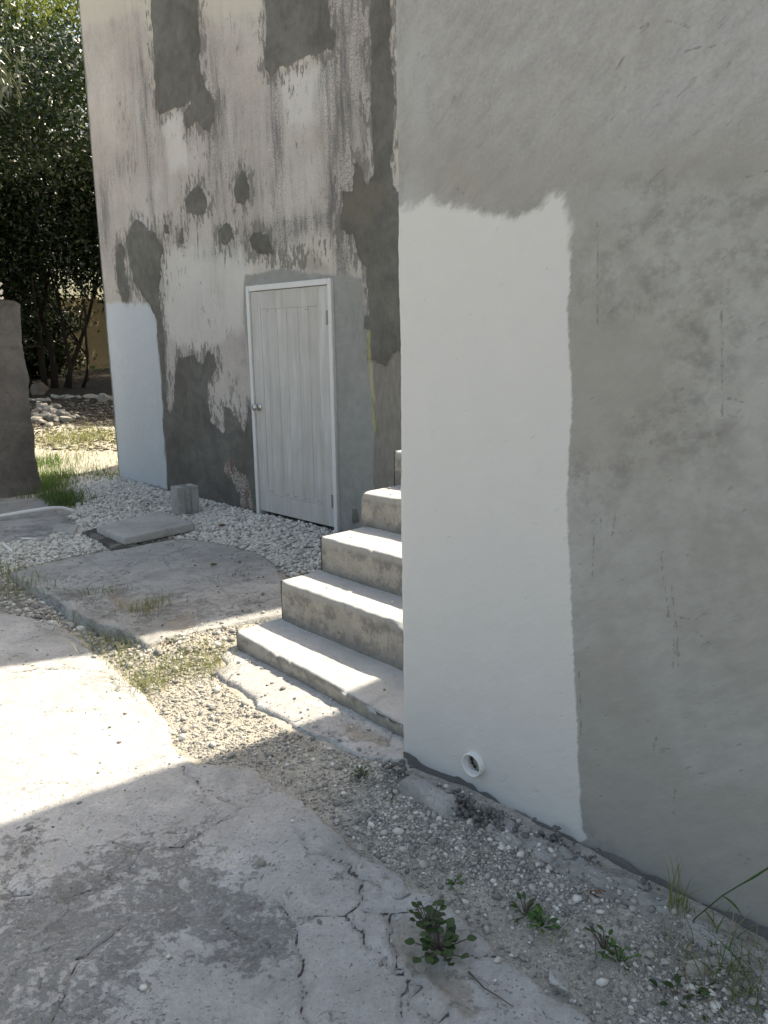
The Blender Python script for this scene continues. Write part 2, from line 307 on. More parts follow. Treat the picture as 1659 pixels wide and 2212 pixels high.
def mat_ground():
    M = NM('sandy_dirt'); P = M.pos(); nl = M.noise(P, .9, 5, .6); nb = M.noise(P, 5, 8, .7); nf = M.noise(P, 70, 6, .78); nm = M.noise(P, 22, 6, .7)
    col = M.mix(M.step(nb, .35, .65), (.36, .345, .31), (.49, .465, .415)); col = M.var(col, nf, .62, 1.35); col = M.var(col, nm, .8, 1.2)
    gs = M.step(M.vor(P, 130, out=0), .36, .24); gc = M.vor(P, 130, out=1); gk = M.m_('MULTIPLY', gs, M.step(M.noise(P, 12, 3, .6), .42, .55))
    col = M.mix(M.m_('MULTIPLY', gk, .7), col, M.var((0, 0, 0) and M.mix(nf, (.60, .58, .53), (.70, .68, .63)), nf, .7, 1.2))
    soil = M.attr('soil'); sk_ = M.step(M.m_('MULTIPLY_ADD', M.m_('SUBTRACT', nb, .5), .5, soil), .4, .6); col = M.mix(sk_, col, M.var(M.mix(nb, (.028, .023, .019), (.055, .045, .037)), nf, .7, 1.3))
    lf = M.m_('MULTIPLY', M.m_('MULTIPLY', sk_, M.step(M.noise(P, 9, 4, .7), .6, .66)), .5); col = M.mix(lf, col, (.22, .19, .15))
    ta = M.attr('tan'); col = M.mix(M.m_('MULTIPLY', ta, .55), col, M.var((0, 0, 0) and M.mix(nb, (.44, .395, .325), (.55, .505, .43)), nf, .75, 1.2))
    far = M.attr('grn'); col = M.mix(M.m_('MULTIPLY', M.m_('MULTIPLY', far, M.step(M.noise(P, 3, 6, .7), .45, .6)), .8), col, (.10, .13, .045))
    h = M.m_('ADD', nf, M.m_('MULTIPLY', nm, 1.4)); h = M.m_('ADD', h, M.m_('MULTIPLY', gk, 1.))
    return M.fin(col, M.bump(h, .006, 1.))

def mat_stone(name, ca, cb, cc):
    M = NM(name); P = M.pos(); r = M.attr('rnd'); nf = M.noise(P, 150, 4, .7); nb = M.noise(P, 25, 5, .6)
    col = M.mix(M.step(r, .0, .75), ca, cb); col = M.mix(M.step(r, .80, .95), col, cc); col = M.var(col, nb, .85, 1.12); col = M.var(col, nf, .86, 1.1)
    return M.fin(col, M.bump(nf, .002, .5))
def mat_plain(name, c, v=.12, sc=20, rough=.8, bump=.001, metal=0):
    M = NM(name); P = M.pos(); n_ = M.noise(P, sc, 6, .7)
    M.b.inputs['Metallic'].default_value = metal
    return M.fin(M.var(c if isinstance(c, bpy.types.NodeSocket) else M.mix(n_, tuple(x*.92 for x in c), tuple(min(1, x*1.08) for x in c)), M.noise(P, sc*4, 5, .7), 1-v, 1+v), M.bump(n_, bump, .7), rough)
def mat_leaf(name, ca, cb, trans=.35, rough=.4, spec=.5):
    M = NM(name); r = M.attr('rnd'); col = M.mix(r, ca, cb); t = M.t
    M.b.inputs['Specular IOR Level'].default_value = spec; M.fin(col, None, rough)
    tr = M.n('ShaderNodeBsdfTranslucent'); M.L(M.mix(.5, col, (min(1, cb[0]*2.2), min(1, cb[1]*2.2), cb[2])), tr.inputs[0])
    mx = M.n('ShaderNodeMixShader'); mx.inputs[0].default_value = trans
    M.L(M.b.outputs[0], mx.inputs[1]); M.L(tr.outputs[0], mx.inputs[2]); M.L(mx.outputs[0], t.nodes['Material Output'].inputs[0]); return M.m
def mat_door(rail=False):
    M = NM('washed_rail_paint' if rail else 'washed_plank_paint'); P = M.n('ShaderNodeTexCoord').outputs['Object']
    st = M.scale(P, (30, 30, 1.3)); n1 = M.noise(st, 1.2, 7, .7); n2 = M.noise(M.scale(P, (6, 6, .9)), 2., 5, .6); r = M.n('ShaderNodeObjectInfo').outputs['Random']
    col = M.mix(M.step(n1, .38, .64), (.485, .472, .455), (.525, .52, .52)); col = M.mix(M.m_('MULTIPLY', M.step(n2, .5, .66), .6), col, (.60, .605, .62))
    col = M.mix(M.m_('MULTIPLY', M.step(n2, .46, .34), .3), col, (.40, .37, .33)); col = M.var(col, M.noise(P, 3.5, 5, .6), .93, 1.05); col = M.var(col, r, .97, 1.02)
    return M.fin(col, M.bump(n1, .001, .5), .7)

m_back = mat_backwall(); m_right = mat_rightwall()
m_slab = mat_concrete('weathered_slab', (.44, .435, .425), (.56, .56, .56), moss=True, bs=.010)
m_slab2 = mat_concrete('darker_slab', (.34, .34, .33), (.45, .455, .45), moss=True, bs=.010)
m_slab3 = mat_concrete('grey_slab', (.38, .378, .365), (.45, .45, .44))
m_block = mat_concrete('block_concrete', (.36, .365, .36), (.43, .435, .43), bs=.004)
m_foot = mat_concrete('footing_concrete', (.34, .335, .32), (.54, .54, .53), bs=.014)
m_pillar = mat_concrete('pinkish_render', (.17, .15, .133), (.29, .255, .228), bs=.016)
m_steps = mat_steps(); m_ground = mat_ground()
m_white = mat_stone('white_limestone', (.54, .525, .485), (.72, .70, .655), (.30, .285, .26))
m_grav = mat_stone('mixed_gravel', (.23, .225, .215), (.46, .445, .41), (.70, .69, .65))
m_rock = mat_plain('pale_rock', (.36, .34, .305), .25, 7, .95, .02)
m_mortar = mat_plain('wet_mortar', (.14, .14, .135), .25, 40, .85, .004)
m_pvc = mat_plain('white_pvc', (.74, .74, .73), .03, 8, .45, .0002)
m_frame = mat_plain('white_frame_paint', (.66, .67, .68), .04, 14, .6, .0006)
m_steel = mat_plain('brushed_steel', (.55, .54, .52), .05, 40, .28, .0002, 1.)
m_hinge = mat_plain('old_hinge_steel', (.26, .25, .235), .3, 60, .55, .0006, .6)
m_dark = mat_plain('dark_void', (.05, .048, .045), .1, 10, .9)
m_roof = mat_plain('roof_concrete', (.34, .33, .31), .1, 5, .9, .003)
m_bark = mat_plain('bark', (.032, .026, .021), .3, 14, .95, .01)
m_dry = mat_plain('dry_leaf', (.20, .12, .075), .25, 30, .7, .002)
m_yel = mat_plain('ochre_render', (.22, .18, .11), .15, 4, .9, .006)
m_lat = mat_plain('pale_lattice_paint', (.55, .54, .50), .1, 10, .7)
m_leaf = mat_leaf('glossy_leaf', (.006, .014, .004), (.022, .042, .009), .12, .33, .5)
m_leaf2 = mat_leaf('light_leaf', (.10, .14, .030), (.19, .22, .06), .45, .4)
m_leaf3 = mat_leaf('long_grey_leaf', (.06, .075, .055), (.13, .15, .12), .25, .3, .7)
m_weed = mat_leaf('weed_leaf', (.030, .065, .022), (.055, .105, .035), .25, .5)
m_weed2 = mat_leaf('bright_weed_leaf', (.05, .12, .03), (.09, .19, .045), .3, .5)
m_grass = mat_leaf('grass_blade', (.09, .12, .04), (.24, .25, .12), .4, .5)
m_twig = mat_plain('dry_twig', (.12, .10, .085), .2, 30, .9)

# ================================================================== TERRAIN
def smooth_min(d): return d
slabA = gpoly([(-260, 1270), (0, 1318), (70, 1332), (135, 1352), (205, 1395), (232, 1418), (262, 1450), (300, 1482), (345, 1530), (368, 1570), (375, 1600), (405, 1628), (440, 1645), (505, 1650), (548, 1655), (600, 1690), (640, 1708), (690, 1752), (735, 1790), (800, 1832), (865, 1872), (930, 1925), (985, 1972), (1070, 2035), (1150, 2090), (1240, 2148), (1330, 2212), (1450, 2320), (1300, 2700), (200, 3400), (-900, 2600), (-700, 1600)])
slabB = gpoly([(15, 1238), (60, 1224), (110, 1216), (180, 1200), (262, 1184), (370, 1164), (438, 1168), (500, 1180), (545, 1193), (590, 1213), (612, 1236), (660, 1300), (620, 1326), (560, 1335), (500, 1350), (430, 1362), (370, 1376), (318, 1392), (290, 1378), (250, 1358), (200, 1343), (150, 1318), (110, 1292), (60, 1262)], .05)
slabC = gpoly([(484, 1432), (470, 1412), (506, 1392), (700, 1470), (890, 1560), (900, 1640), (862, 1644), (800, 1640), (745, 1622), (700, 1594), (640, 1570), (600, 1548), (555, 1520), (520, 1490), (490, 1470), (475, 1462), (462, 1450)])
slabD = gpoly([(-160, 1090), (0, 1082), (60, 1074), (88, 1068), (112, 1090), (145, 1116), (168, 1132), (160, 1142), (120, 1150), (100, 1166), (40, 1172), (-60, 1176), (-200, 1160)], .02)
GB = [(*G(u, v)[:2], r, h) for u, v, r, h in ((420, 1392, .16, .045), (520, 1362, .16, .05), (350, 1402, .12, .03))]
def T(x, y):
    x = np.asarray(x, float); y = np.asarray(y, float); b = x*E2[0]+y*E2[1]; a = x*E1[0]+y*E1[1]
    z = -.024+.024*sstep(y, 4.2, 5.8)
    z = z+np.clip(y-10, 0, 20)*.05+np.clip(y-30, 0, 60)*.01
    z = z+fbm(x, y, 1.3, 3, 3)*.022+fbm(x, y, 9, 5, 3)*.012
    for g in GB: z = z+g[3]*np.exp(-((x-g[0])**2+(y-g[1])**2)/(2*g[2]**2))
    z = z+.03*sstep(b, 1.45, 1.85)*sstep(b, 2.3, 2.0)*sstep(a, -1.9, -1.6)      # soil banked against the footing
    for p in (slabA, slabB, slabC, slabD):                                      # ground stays under the slabs
        s = sdf(x, y, [p]) if x.size > 1 else sdf(np.atleast_1d(x), np.atleast_1d(y), [p])
        z = z-.06*sstep(s.reshape(x.shape), .03, .12)
    return z
def dens(a, b, n): return np.linspace(a, b, n, endpoint=False)
xs = np.concatenate([-np.geomspace(2500, 14, 22), dens(-13.5, -4.4, 42), dens(-4.4, 1.9, 300), dens(1.9, 12, 30), np.geomspace(12, 2500, 22)])
ys = np.concatenate([-np.geomspace(2500, 4, 16), dens(-3.5, 1.2, 16), dens(1.2, 5.4, 210), dens(5.4, 12, 200), dens(12, 31, 100), np.geomspace(31, 3000, 24)])
X, Y = np.meshgrid(xs, ys, indexing='ij'); Z = T(X, Y)
soilp = gpoly([(60, 1010), (60, 830), (110, 790), (300, 790), (300, 940), (200, 945), (130, 940)], .3)
soil = np.where(Y > 10, sstep(Y+fbm(X, Y, 1.2, 9, 3)*1.4, 13.1, 14.0), 0)
tanp = gpoly([(320, 1395), (500, 1340), (620, 1330), (480, 1430), (640, 1590), (460, 1640), (360, 1590), (230, 1420)])
tan_ = sstep(sdf(X, Y, [tanp]), -.15, .1)+np.where((Y > 9.5) & (Y < 13.2), .7, 0)
grn = np.where(Y > 25, 1., 0)+.4*sstep(Y, 8, 9)*sstep(Y, 14, 12)*sstep(fbm(X, Y, .9, 21, 3), .0, .15)
gm_ = npmesh('ground', np.stack([X, Y, Z], -1).reshape(-1, 3), gridfaces(len(xs), len(ys)), dict(soil=soil.ravel(), tan=np.clip(tan_, 0, 1).ravel(), grn=grn.ravel()), True)
tag(link('ground', gm_, m_ground), kind='structure')

cracksA = [c5([(500, 45), (540, 90), (700, 150), (760, 190), (775, 250), (810, 300), (830, 320), (900, 350), (930, 360)]),
    c5([(800, 310), (830, 390), (900, 410), (1000, 405), (1045, 380)]),
    c5([(835, 430), (870, 490), (960, 550), (1040, 590), (1075, 640), (1070, 680), (1000, 700), (900, 745), (850, 790), (790, 790)]),
    c5([(1355, 720), (1400, 770), (1440, 830), (1520, 855), (1580, 890), (1640, 940), (1640, 1060), (1600, 1110)]),
    c5([(1600, 1110), (1500, 1130), (1400, 1150), (1340, 1160), (1280, 1080)]), c5([(1600, 1110), (1650, 1190), (1720, 1290)]),
    c5([(225, 1580), (300, 1400), (380, 1300), (450, 1240), (510, 1190), (600, 1120)]), c5([(0, 1040), (60, 1010), (150, 1010)]),
    c5([(300, 1020), (360, 1000), (430, 970)]), c5([(1050, 1150), (1100, 1200), (1170, 1240), (1240, 1250), (1260, 1330)]),
    c5([(0, 555), (60, 545), (200, 520), (330, 520)]), c5([(250, 160), (300, 180), (480, 165)]), c5([(1380, 1180), (1390, 1300), (1370, 1400), (1400, 1600)]),
    c6([(0, 120), (60, 150), (95, 200), (80, 280), (120, 320), (190, 330), (210, 400), (215, 470), (270, 540), (285, 580), (245, 640), (235, 760)]),
    c6([(55, 330), (85, 400), (130, 460), (180, 510), (270, 560)]), c6([(190, 330), (270, 325), (370, 300)]),
    c6([(270, 680), (330, 720), (390, 758), (430, 720), (450, 670)]), c6([(285, 580), (320, 600), (275, 680)]), c6([(430, 460), (500, 500), (540, 520), (600, 510), (700, 500)]), c6([(90, 180), (150, 230), (155, 265)]),
    [(60, 1335), (90, 1360), (150, 1375), (200, 1400)], [(0, 1462), (60, 1445), (140, 1440), (215, 1452), (280, 1480)]]
cracksB = [[(270, 1180), (300, 1195), (350, 1200), (395, 1190), (430, 1172)], [(350, 1200), (372, 1228), (450, 1245), (540, 1232), (620, 1222)], [(450, 1245), (500, 1290), (560, 1300), (600, 1290)],
    [(180, 1205), (240, 1240), (300, 1260), (350, 1290), (430, 1290)], [(60, 1228), (110, 1262), (190, 1300), (260, 1345), (300, 1352), (330, 1330), (360, 1310), (430, 1290)], [(430, 1290), (500, 1330), (540, 1320), (610, 1300)]]
cracksC = [[(488, 1480), (505, 1455), (520, 1440)], [(620, 1545), (680, 1560), (740, 1600)]]
def gauss(x, y, pts, z=0):
    o = np.zeros(x.shape)
    for (u, v, r, s) in pts:
        g = G(u, v, z); o = o+s*np.exp(-((x-g[0])**2+(y-g[1])**2)/(2*r*r))
    return np.clip(o, 0, 1)
def make_slab(name, poly, ztop, cracks, mat, res, thick, bounds, moss, dirt, kind='structure', wob=.012, label=None, cat=None):
    x = np.arange(bounds[0], bounds[1], res); y = np.arange(bounds[2], bounds[3], res); X, Y = np.meshgrid(x, y, indexing='ij')
    wa = .02 if ztop > .03 else .05; wx = X+fbm(X, Y, 6, 41, 3)*wa; wy = Y+fbm(X, Y, 6, 43, 3)*wa
    s = sdf(wx, wy, [poly])+fbm(X, Y, 22, 17, 3)*wob*2
    c = np.full(X.shape, 9.)
    for L in cracks: c = np.minimum(c, segd(X+fbm(X, Y, 14, 61, 4)*.06, Y+fbm(X, Y, 14, 67, 4)*.06, gpoly(L, ztop)))
    d = sdf(wx, wy, [gpoly(q, ztop) for q in dirt]) if dirt else np.full(X.shape, -1.)
    mo = gauss(X, Y, moss, ztop)
    Z = ztop+fbm(X, Y, 2.2, 71, 4)*.016+fbm(X, Y, 14, 74, 3)*.007+fbm(X, Y, 38, 73, 2)*.006
    mossn = sstep(mo*.5+fbm(X, Y, 9, 79, 5)*1.3, .3, .6); Z = Z-mossn*.006
    Z = Z-.006*sstep(c, .009, .001)-.012*sstep(d+fbm(X, Y, 12, 83, 3)*.1, -.005, .03)
    Z = Z-thick*sstep(s, .012, -.006)-.006*sstep(s, .05, .01)
    keep = (s > -.02).ravel()
    V = np.stack([X, Y, Z], -1).reshape(-1, 3); F = gridfaces(len(x), len(y), keep)
    V, F, A = compact(V, F, dict(crk=c.ravel(), moss=mo.ravel(), dirt=d.ravel(), whit=np.zeros(X.size)))
    o = link(name, npmesh(name, V, F, A, True), mat); tag(o, label, cat, kind=kind); return o
make_slab('concrete_pavement', slabA, 0, cracksA, m_slab, .0085, .07, (-3.3, 1.05, 1.42, 4.5),
    [(60, 2150, .16, .9), (200, 2010, .14, .9), (60, 1960, .12, .7), (300, 1930, .12, .7), (430, 1950, .1, .8), (520, 1985, .1, .7), (120, 2050, .15, .6), (380, 1830, .12, .5), (240, 1850, .1, .5), (560, 2030, .08, .7), (1200, 2190, .1, .4), (650, 2190, .06, .4), (60, 1830, .12, .4), (70, 1345, .3, .3)],
    [c6([(205, 330), (270, 330), (330, 380), (340, 430), (410, 460), (420, 540), (520, 570), (560, 700), (500, 740), (440, 660), (350, 570), (285, 580), (215, 470)])])
make_slab('raised_pavement', slabB, .05, cracksB, m_slab2, .013, .13, (-3.4, -.2, 3.6, 6.8),
    [(240, 1300, .3, .5), (500, 1290, .3, .4), (150, 1260, .3, .4), (320, 1340, .2, .5)], [[(230, 1290), (260, 1280), (330, 1300), (350, 1315), (300, 1325), (250, 1315)], [(385, 1330), (420, 1320), (430, 1345), (380, 1370), (360, 1350)]])
make_slab('stair_apron', slabC, 0, cracksC, m_slab, .009, .09, (-1.1, .3, 2.6, 4.2), [(800, 1610, .1, .3)], [[(720, 1545), (830, 1590), (850, 1620), (760, 1600)]])
make_slab('side_pavement', slabD, .02, [[(0, 1140), (60, 1135), (110, 1150)], [(60, 1110), (80, 1135)]], m_slab2, .016, .08, (-5.2, -2.6, 5.8, 8.0), [(40, 1150, .4, .8)], [])

# ================================================================== BACK BUILDING
BB, HB = 4.16, 6.0
back = empty('back_building', W3(-6, BB)); tag(back, 'old building with pale limewash, dark cement patches and a plank door', 'building')
BO = W3(-6, BB)
def par(o, root): o.parent = root; o.matrix_parent_inverse = Matrix.Translation(-root.location) if False else Matrix(); o.location = Vector(o.location)-root.location; return o
dz0, dz1 = -.0, 2.015; da0, da1 = -5.95, -4.84
def build_wall_grid(name, b, a0, a1, z0, z1, res, polys, extra, mat, root, relief, hole=None, jit=.014):
    a = np.arange(a0, a1+res, res); a[-1] = a1; z = np.arange(z0, z1+res, res); A_, Z_ = np.meshgrid(a, z, indexing='ij')
    at = {k: sdf(A_, Z_, [wpoly(p, b) for p in ps]).ravel() for k, ps in polys.items()}
    at.update({k: f(A_, Z_).ravel() for k, f in extra.items()}); at['zz'] = Z_.ravel()
    wc = np.stack([A_, Z_, 0*A_], -1).reshape(-1, 3); H = relief(A_, Z_, at)
    A_ = A_+jit*np.exp(-(A_-a0)/.012)*(fbm(Z_, 0*Z_, 9, 77, 4)+.2*fbm(Z_, 0*Z_, 60, 78, 2))
    V = A_[..., None]*E1+(b-H)[..., None]*E2+Z_[..., None]*ZZ; V = V.reshape(-1, 3)
    F = gridfaces(len(a), len(z))
    if hole:
        cx = wc[F].mean(1); F = F[~((cx[:, 0] > hole[0]) & (cx[:, 0] < hole[1]) & (cx[:, 1] > hole[2]) & (cx[:, 1] < hole[3]))]
        # snap nothing: the frame laps over the ragged edge of the opening
    at['wc'] = wc; V, F, at = compact(V, F, at)
    return par(link(name, npmesh(name, V, F, at, True), mat), root)
def ell(lst, b):
    P = [(wpoly([(u, v)], b)[0], ra, rz, s) for u, v, ra, rz, s in lst]
    def f(A_, Z_):
        o = np.zeros(A_.shape)
        for (c, ra, rz, s) in P: o = o+s*np.exp(-((A_-c[0])/ra)**2/2-((Z_-c[1])/rz)**2/2)
        return np.clip(o, 0, 1)
    return f
def lines(ls, b):
    Q = [wpoly(l, b) for l in ls]
    def f(A_, Z_):
        o = np.full(A_.shape, 9.)
        for q in Q: o = np.minimum(o, segd(A_, Z_, q))
        return o
    return f
pat = [c1([(967, -120), (1290, -120), (1290, 0), (1270, 40), (1285, 300), (1295, 450), (1335, 560), (1385, 640), (1375, 760), (1350, 850), (1310, 840), (1270, 770), (1250, 820), (1203, 835), (1185, 730), (1230, 660), (1180, 680), (1100, 715), (1030, 735), (1000, 680), (1005, 450), (990, 250), (975, 60)]),
    c2([(795, -120), (1175, -120), (1175, 150), (1210, 190), (1195, 290), (1050, 340), (940, 390), (870, 400), (830, 440), (800, 410), (790, 340), (805, 200)]),
    c2([(1410, -120), (1530, -120), (1530, 150), (1545, 450), (1560, 600), (1530, 680), (1535, 850), (1530, 950), (1560, 1110), (1700, 1140), (1700, 2100), (1560, 2050), (1500, 2140), (1400, 2100), (1400, 1750), (1390, 1560), (1340, 1500), (1310, 1370), (1280, 1380), (1235, 1320), (1245, 1200), (1240, 1110), (1310, 1110), (1310, 1000), (1320, 930), (1350, 990), (1390, 1080), (1430, 1020), (1435, 900), (1415, 650), (1420, 400)]),
    [(292, 471), (304, 474), (316, 490), (336, 504), (354, 538), (350, 565), (347, 640), (352, 700), (356, 790), (362, 870), (366, 940), (370, 1090), (352, 1090), (350, 900), (342, 780), (338, 690), (325, 660), (303, 630), (290, 610), (280, 560), (275, 520), (283, 490)],
    [(259, 524), (269, 531), (272, 580), (279, 625), (277, 668), (265, 651), (255, 617), (252, 577), (253, 535)],
    [(427, 402), (440, 407), (452, 437), (447, 460), (430, 465), (403, 460), (402, 433), (410, 413)], [(524, 366), (538, 383), (541, 420), (531, 444), (511, 440), (507, 403)],
    [(493, 477), (504, 491), (504, 517), (489, 532), (471, 525), (471, 499)], [(545, 501), (582, 506), (585, 528), (593, 547), (567, 551), (545, 536), (539, 517)], [(392, 488), (400, 503), (399, 529), (388, 522)],
    c3([(1150, 640), (1240, 620), (1300, 690), (1330, 600), (1390, 620), (1400, 700), (1350, 790), (1340, 850), (1360, 1050), (1450, 1130), (1440, 950), (1480, 960), (1540, 1060), (1580, 1120), (1600, 950), (1640, 1000), (1665, 1200), (1680, 1800), (1000, 1800), (1085, 1400), (1070, 1150), (1060, 950), (1090, 1000), (1120, 950), (1125, 760)]),
    c1([(1055, 1440), (1090, 1440), (1085, 1500), (1055, 1520)]), c4([(1270, 1610), (1300, 1610), (1310, 1690), (1275, 1700)]), c4([(1345, 380), (1378, 380), (1375, 450), (1350, 455)])]
gry = [c4([(595, 115), (700, 92), (800, 70), (870, 78), (960, 95), (1140, 108), (1340, 130), (1345, 480), (1370, 500), (1380, 750), (1400, 900), (1420, 1150), (1405, 1500), (1420, 1900), (1100, 1900), (1170, 1000), (1130, 170), (600, 170)]),
    c4([(580, 110), (640, 110), (640, 170), (680, 1650), (700, 1800), (610, 1800), (610, 1420), (632, 1250), (600, 560), (565, 350)])]
gr2 = [c4([(1380, 520), (1440, 480), (1490, 450), (1530, 480), (1570, 500), (1700, 560), (1700, 2000), (1400, 2000), (1410, 1200), (1395, 800)])]
wht = [c1([(1030, 740), (1100, 720), (1200, 690), (1180, 850), (1200, 1050), (1100, 1100), (1060, 900)]), c2([(860, 420), (1050, 385), (1190, 300), (1190, 700), (920, 740), (870, 520)]),
    c4([(60, -60), (640, -60), (580, 100), (570, 450), (300, 620), (60, 500)]), c2([(190, 1450), (400, 1440), (700, 1440), (720, 1560), (700, 1700), (200, 1700)])]
crm = [c2([(950, 1385), (1290, 1395), (1340, 1510), (1390, 1590), (950, 1575), (740, 1605), (730, 1490), (850, 1475)]), c2([(420, -80), (790, -80), (790, 60), (500, 150), (430, 60)]), c2([(1100, 340), (1190, 300), (1190, 380), (1060, 390)]), c2([(1535, -80), (1700, -80), (1700, 1110), (1570, 1110), (1540, 950), (1560, 600), (1545, 400)]), c1([(940, -90), (975, -90), (1000, 300), (900, 60), (500, 200), (490, -90)])]
olv = [c2([(1020, 1520), (1060, 1430), (1100, 1500), (1170, 1550), (1160, 1590), (1020, 1570)]), c2([(1310, 930), (1350, 990), (1440, 1060), (1560, 1120), (1400, 1300), (1250, 1300), (1250, 1110), (1320, 1100)])]
yel = [c4([(1372, 470), (1392, 470), (1400, 620), (1396, 740), (1410, 900), (1416, 1120), (1404, 1130), (1395, 960), (1382, 760), (1376, 650)])]
red = [c4([(455, 1310), (500, 1300), (545, 1380), (600, 1400), (610, 1500), (640, 1600), (600, 1680), (550, 1640), (560, 1520), (510, 1430), (460, 1370)])]
pntb = [[(215, 655), (240, 657), (262, 650), (285, 657), (310, 656), (325, 662), (334, 680), (344, 760), (352, 860), (358, 960), (364, 1078), (366, 1120), (200, 1120)]]
mil = ell([(727, 60, .14, .35, 1), (770, 90, .13, .3, .6), (735, 250, .07, .5, .8), (735, 380, .08, .6, 1), (745, 470, .1, .3, .8), (595, 260, .06, .5, .9), (590, 150, .04, .3, .6), (660, 482, .35, .05, 1), (600, 520, .2, .06, .7), (540, 515, .2, .1, .8),
    (465, 205, .09, .35, .8), (500, 260, .12, .5, .35), (455, 330, .07, .35, .7), (315, 260, .06, .7, .8), (290, 200, .2, .5, .35), (250, 370, .25, .12, .6), (225, 430, .12, .25, .7), (230, 540, .08, .2, .8), (350, 330, .1, .4, .3), (478, 400, .1, .3, .35), (560, 330, .3, .4, .25), (700, 180, .1, .4, .4), (640, 400, .4, .3, .25), (790, 200, .07, .7, .5), (452, 545, .25, .05, .4), (470, 640, .12, .35, .3), (430, 690, .1, .2, .25), (530, 790, .12, .3, .25), (395, 235, .1, .1, .4)], BB)
chp = ell([(625, 170, .25, .12, .7), (440, 300, .12, .2, .8), (600, 560, .3, .08, 1), (700, 540, .35, .15, .7), (400, 520, .2, .06, 1), (385, 760, .2, .12, .6), (520, 880, .1, .3, .6), (320, 430, .12, .06, .7), (720, 430, .1, .2, .5), (480, 350, .08, .2, .5), (590, 60, .2, .3, .3)], BB)
drip = lines([c2([(398, 1250), (402, 1400), (408, 1510)]), [(427, 460), (429, 540)]], BB)
def rel_back(A_, Z_, at):
    pn = sstep(at['pat'].reshape(A_.shape)+fbm(A_, Z_, 14, 5, 4)*.1, -.01, .012)
    return pn*.012+fbm(A_, Z_, 2.2, 8, 4)*.022+fbm(A_, Z_, 18, 9, 3)*.005
FO = dict(pat=pat, gry=gry, gr2=gr2, wht=wht, crm=crm, olv=olv, yel=yel, red=red, pnt=pntb)
LB = -8.70
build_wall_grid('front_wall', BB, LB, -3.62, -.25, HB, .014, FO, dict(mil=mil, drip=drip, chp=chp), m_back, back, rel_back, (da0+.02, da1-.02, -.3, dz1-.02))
mb = MB(); fp = [W3(*q)[:2] for q in ((LB, BB+.05), (-8.6, 7.4), (-9.25, 9.0), (-9.25, 11.5), (-2.96, 11.5), (-2.96, 6.72), (-3.13, 6.0), (-3.37, 5.33), (-3.62, BB+.05))]  # unseen sides, outline bent so the roof edges cast the wanted shadow lines
mb = MB()
for i in range(len(fp)-1):
    p, q = np.append(fp[i], -.4), np.append(fp[i+1], -.4); mb.add([p, q, q+[0, 0, HB+.4], p+[0, 0, HB+.4]], [(0, 1, 2, 3)])
for a in (LB, -3.62): mb.add([W3(a, BB-.012, -.4), W3(a, BB+.06, -.4), W3(a, BB+.06, HB), W3(a, BB-.012, HB)], [(0, 1, 2, 3)])
par(mb.obj('side_wall', m_roof), back)
mb = MB(); mb.prism([W3(*q)[:2] for q in ((LB, BB), (-8.6, 7.4), (-9.25, 9.0), (-9.25, 11.5), (-2.96, 11.5), (-2.96, 6.72), (-3.13, 6.0), (-3.37, 5.33), (-3.62, BB))], HB+.003, HB+.05); par(mb.obj('roof', m_roof), back)  # roof outline bent the same way to shape its shadow
mb = MB(); mb.box(W3(da0-.1, BB+.16, -.3), (da1-da0+.2)*E1, .02*E2, 2.5*ZZ); par(mb.obj('inner_wall', m_dark), back)
mb = MB(); mb.box(W3(da0-.02, BB-.03, -.25), (da1-da0+.06)*E1, .19*E2, .228*ZZ); par(mb.obj('threshold', m_foot, bevel=.012), back)
mb = MB(); w = .045; y0 = BB-.028; dpt = .12
mb.box(W3(da0-.012, y0, .0), w*E1, dpt*E2, (dz1)*ZZ); mb.box(W3(da1-w+.012, y0, .0), w*E1, dpt*E2, (dz1)*ZZ); mb.box(W3(da0-.012+w, y0, dz1-w), (da1-da0+.024-2*w)*E1, dpt*E2, w*ZZ)
fr = par(mb.obj('door_frame', m_frame, bevel=.003), back)
# door leaf
door = empty('door', (0, 0, 0)); door.parent = back; door.location = Vector(W3(-5.4, BB)-BO); DO = W3(-5.4, BB)
def dpart(mb, name, mat, bevel=.003, smooth=False):
    o = mb.obj(name, mat, None, smooth, bevel); o.parent = door; o.location = Vector(-DO); return o
L0, L1_ = da0+w-.008, da1-w+.008; LW = L1_-L0; zb, zt = .045, dz1-w-.005; yl = BB-.012
m_plank = mat_door(); m_rail = mat_door(True)
def dbox(name, f0, f1, z0, z1, y=0., mat=None):
    mb = MB(); mb.box(W3(L0+LW*f0+.0007, yl+y, z0), (LW*(f1-f0)-.0014)*E1, .03*E2, (z1-z0)*ZZ); return dpart(mb, name, mat or m_plank, .0014)
dbox('stile', 0, .13, zb, zt, 0, m_rail); dbox('stile', .87, 1, zb, zt, 0, m_rail); dbox('rail', .13, .87, zt-.15, zt, 0, m_rail); dbox('rail', .13, .87, zb, zb+.165, 0, m_rail)
ed = [.13, .205, .35, .475, .62, .755, .87]
for i in range(6): dbox('plank', ed[i], ed[i+1], zb+.166, zt-.151, .002)
for f in (.16, .185, .38, .41, .5, .53, .65, .69, .80, .84):
    p = W3(L0+LW*f, yl+.003, zb+.19+.004*math.sin(f*50)); nb_ = MB(); nb_.tube([p, p-E2*.003], .0045, 6); dpart(nb_, 'nail', m_dark, 0)
for f in (.23, .33, .72, .745):
    p = W3(L0+LW*f, yl+.003, zt-.17); nb_ = MB(); nb_.tube([p, p-E2*.003], .004, 6); dpart(nb_, 'nail', m_dark, 0)
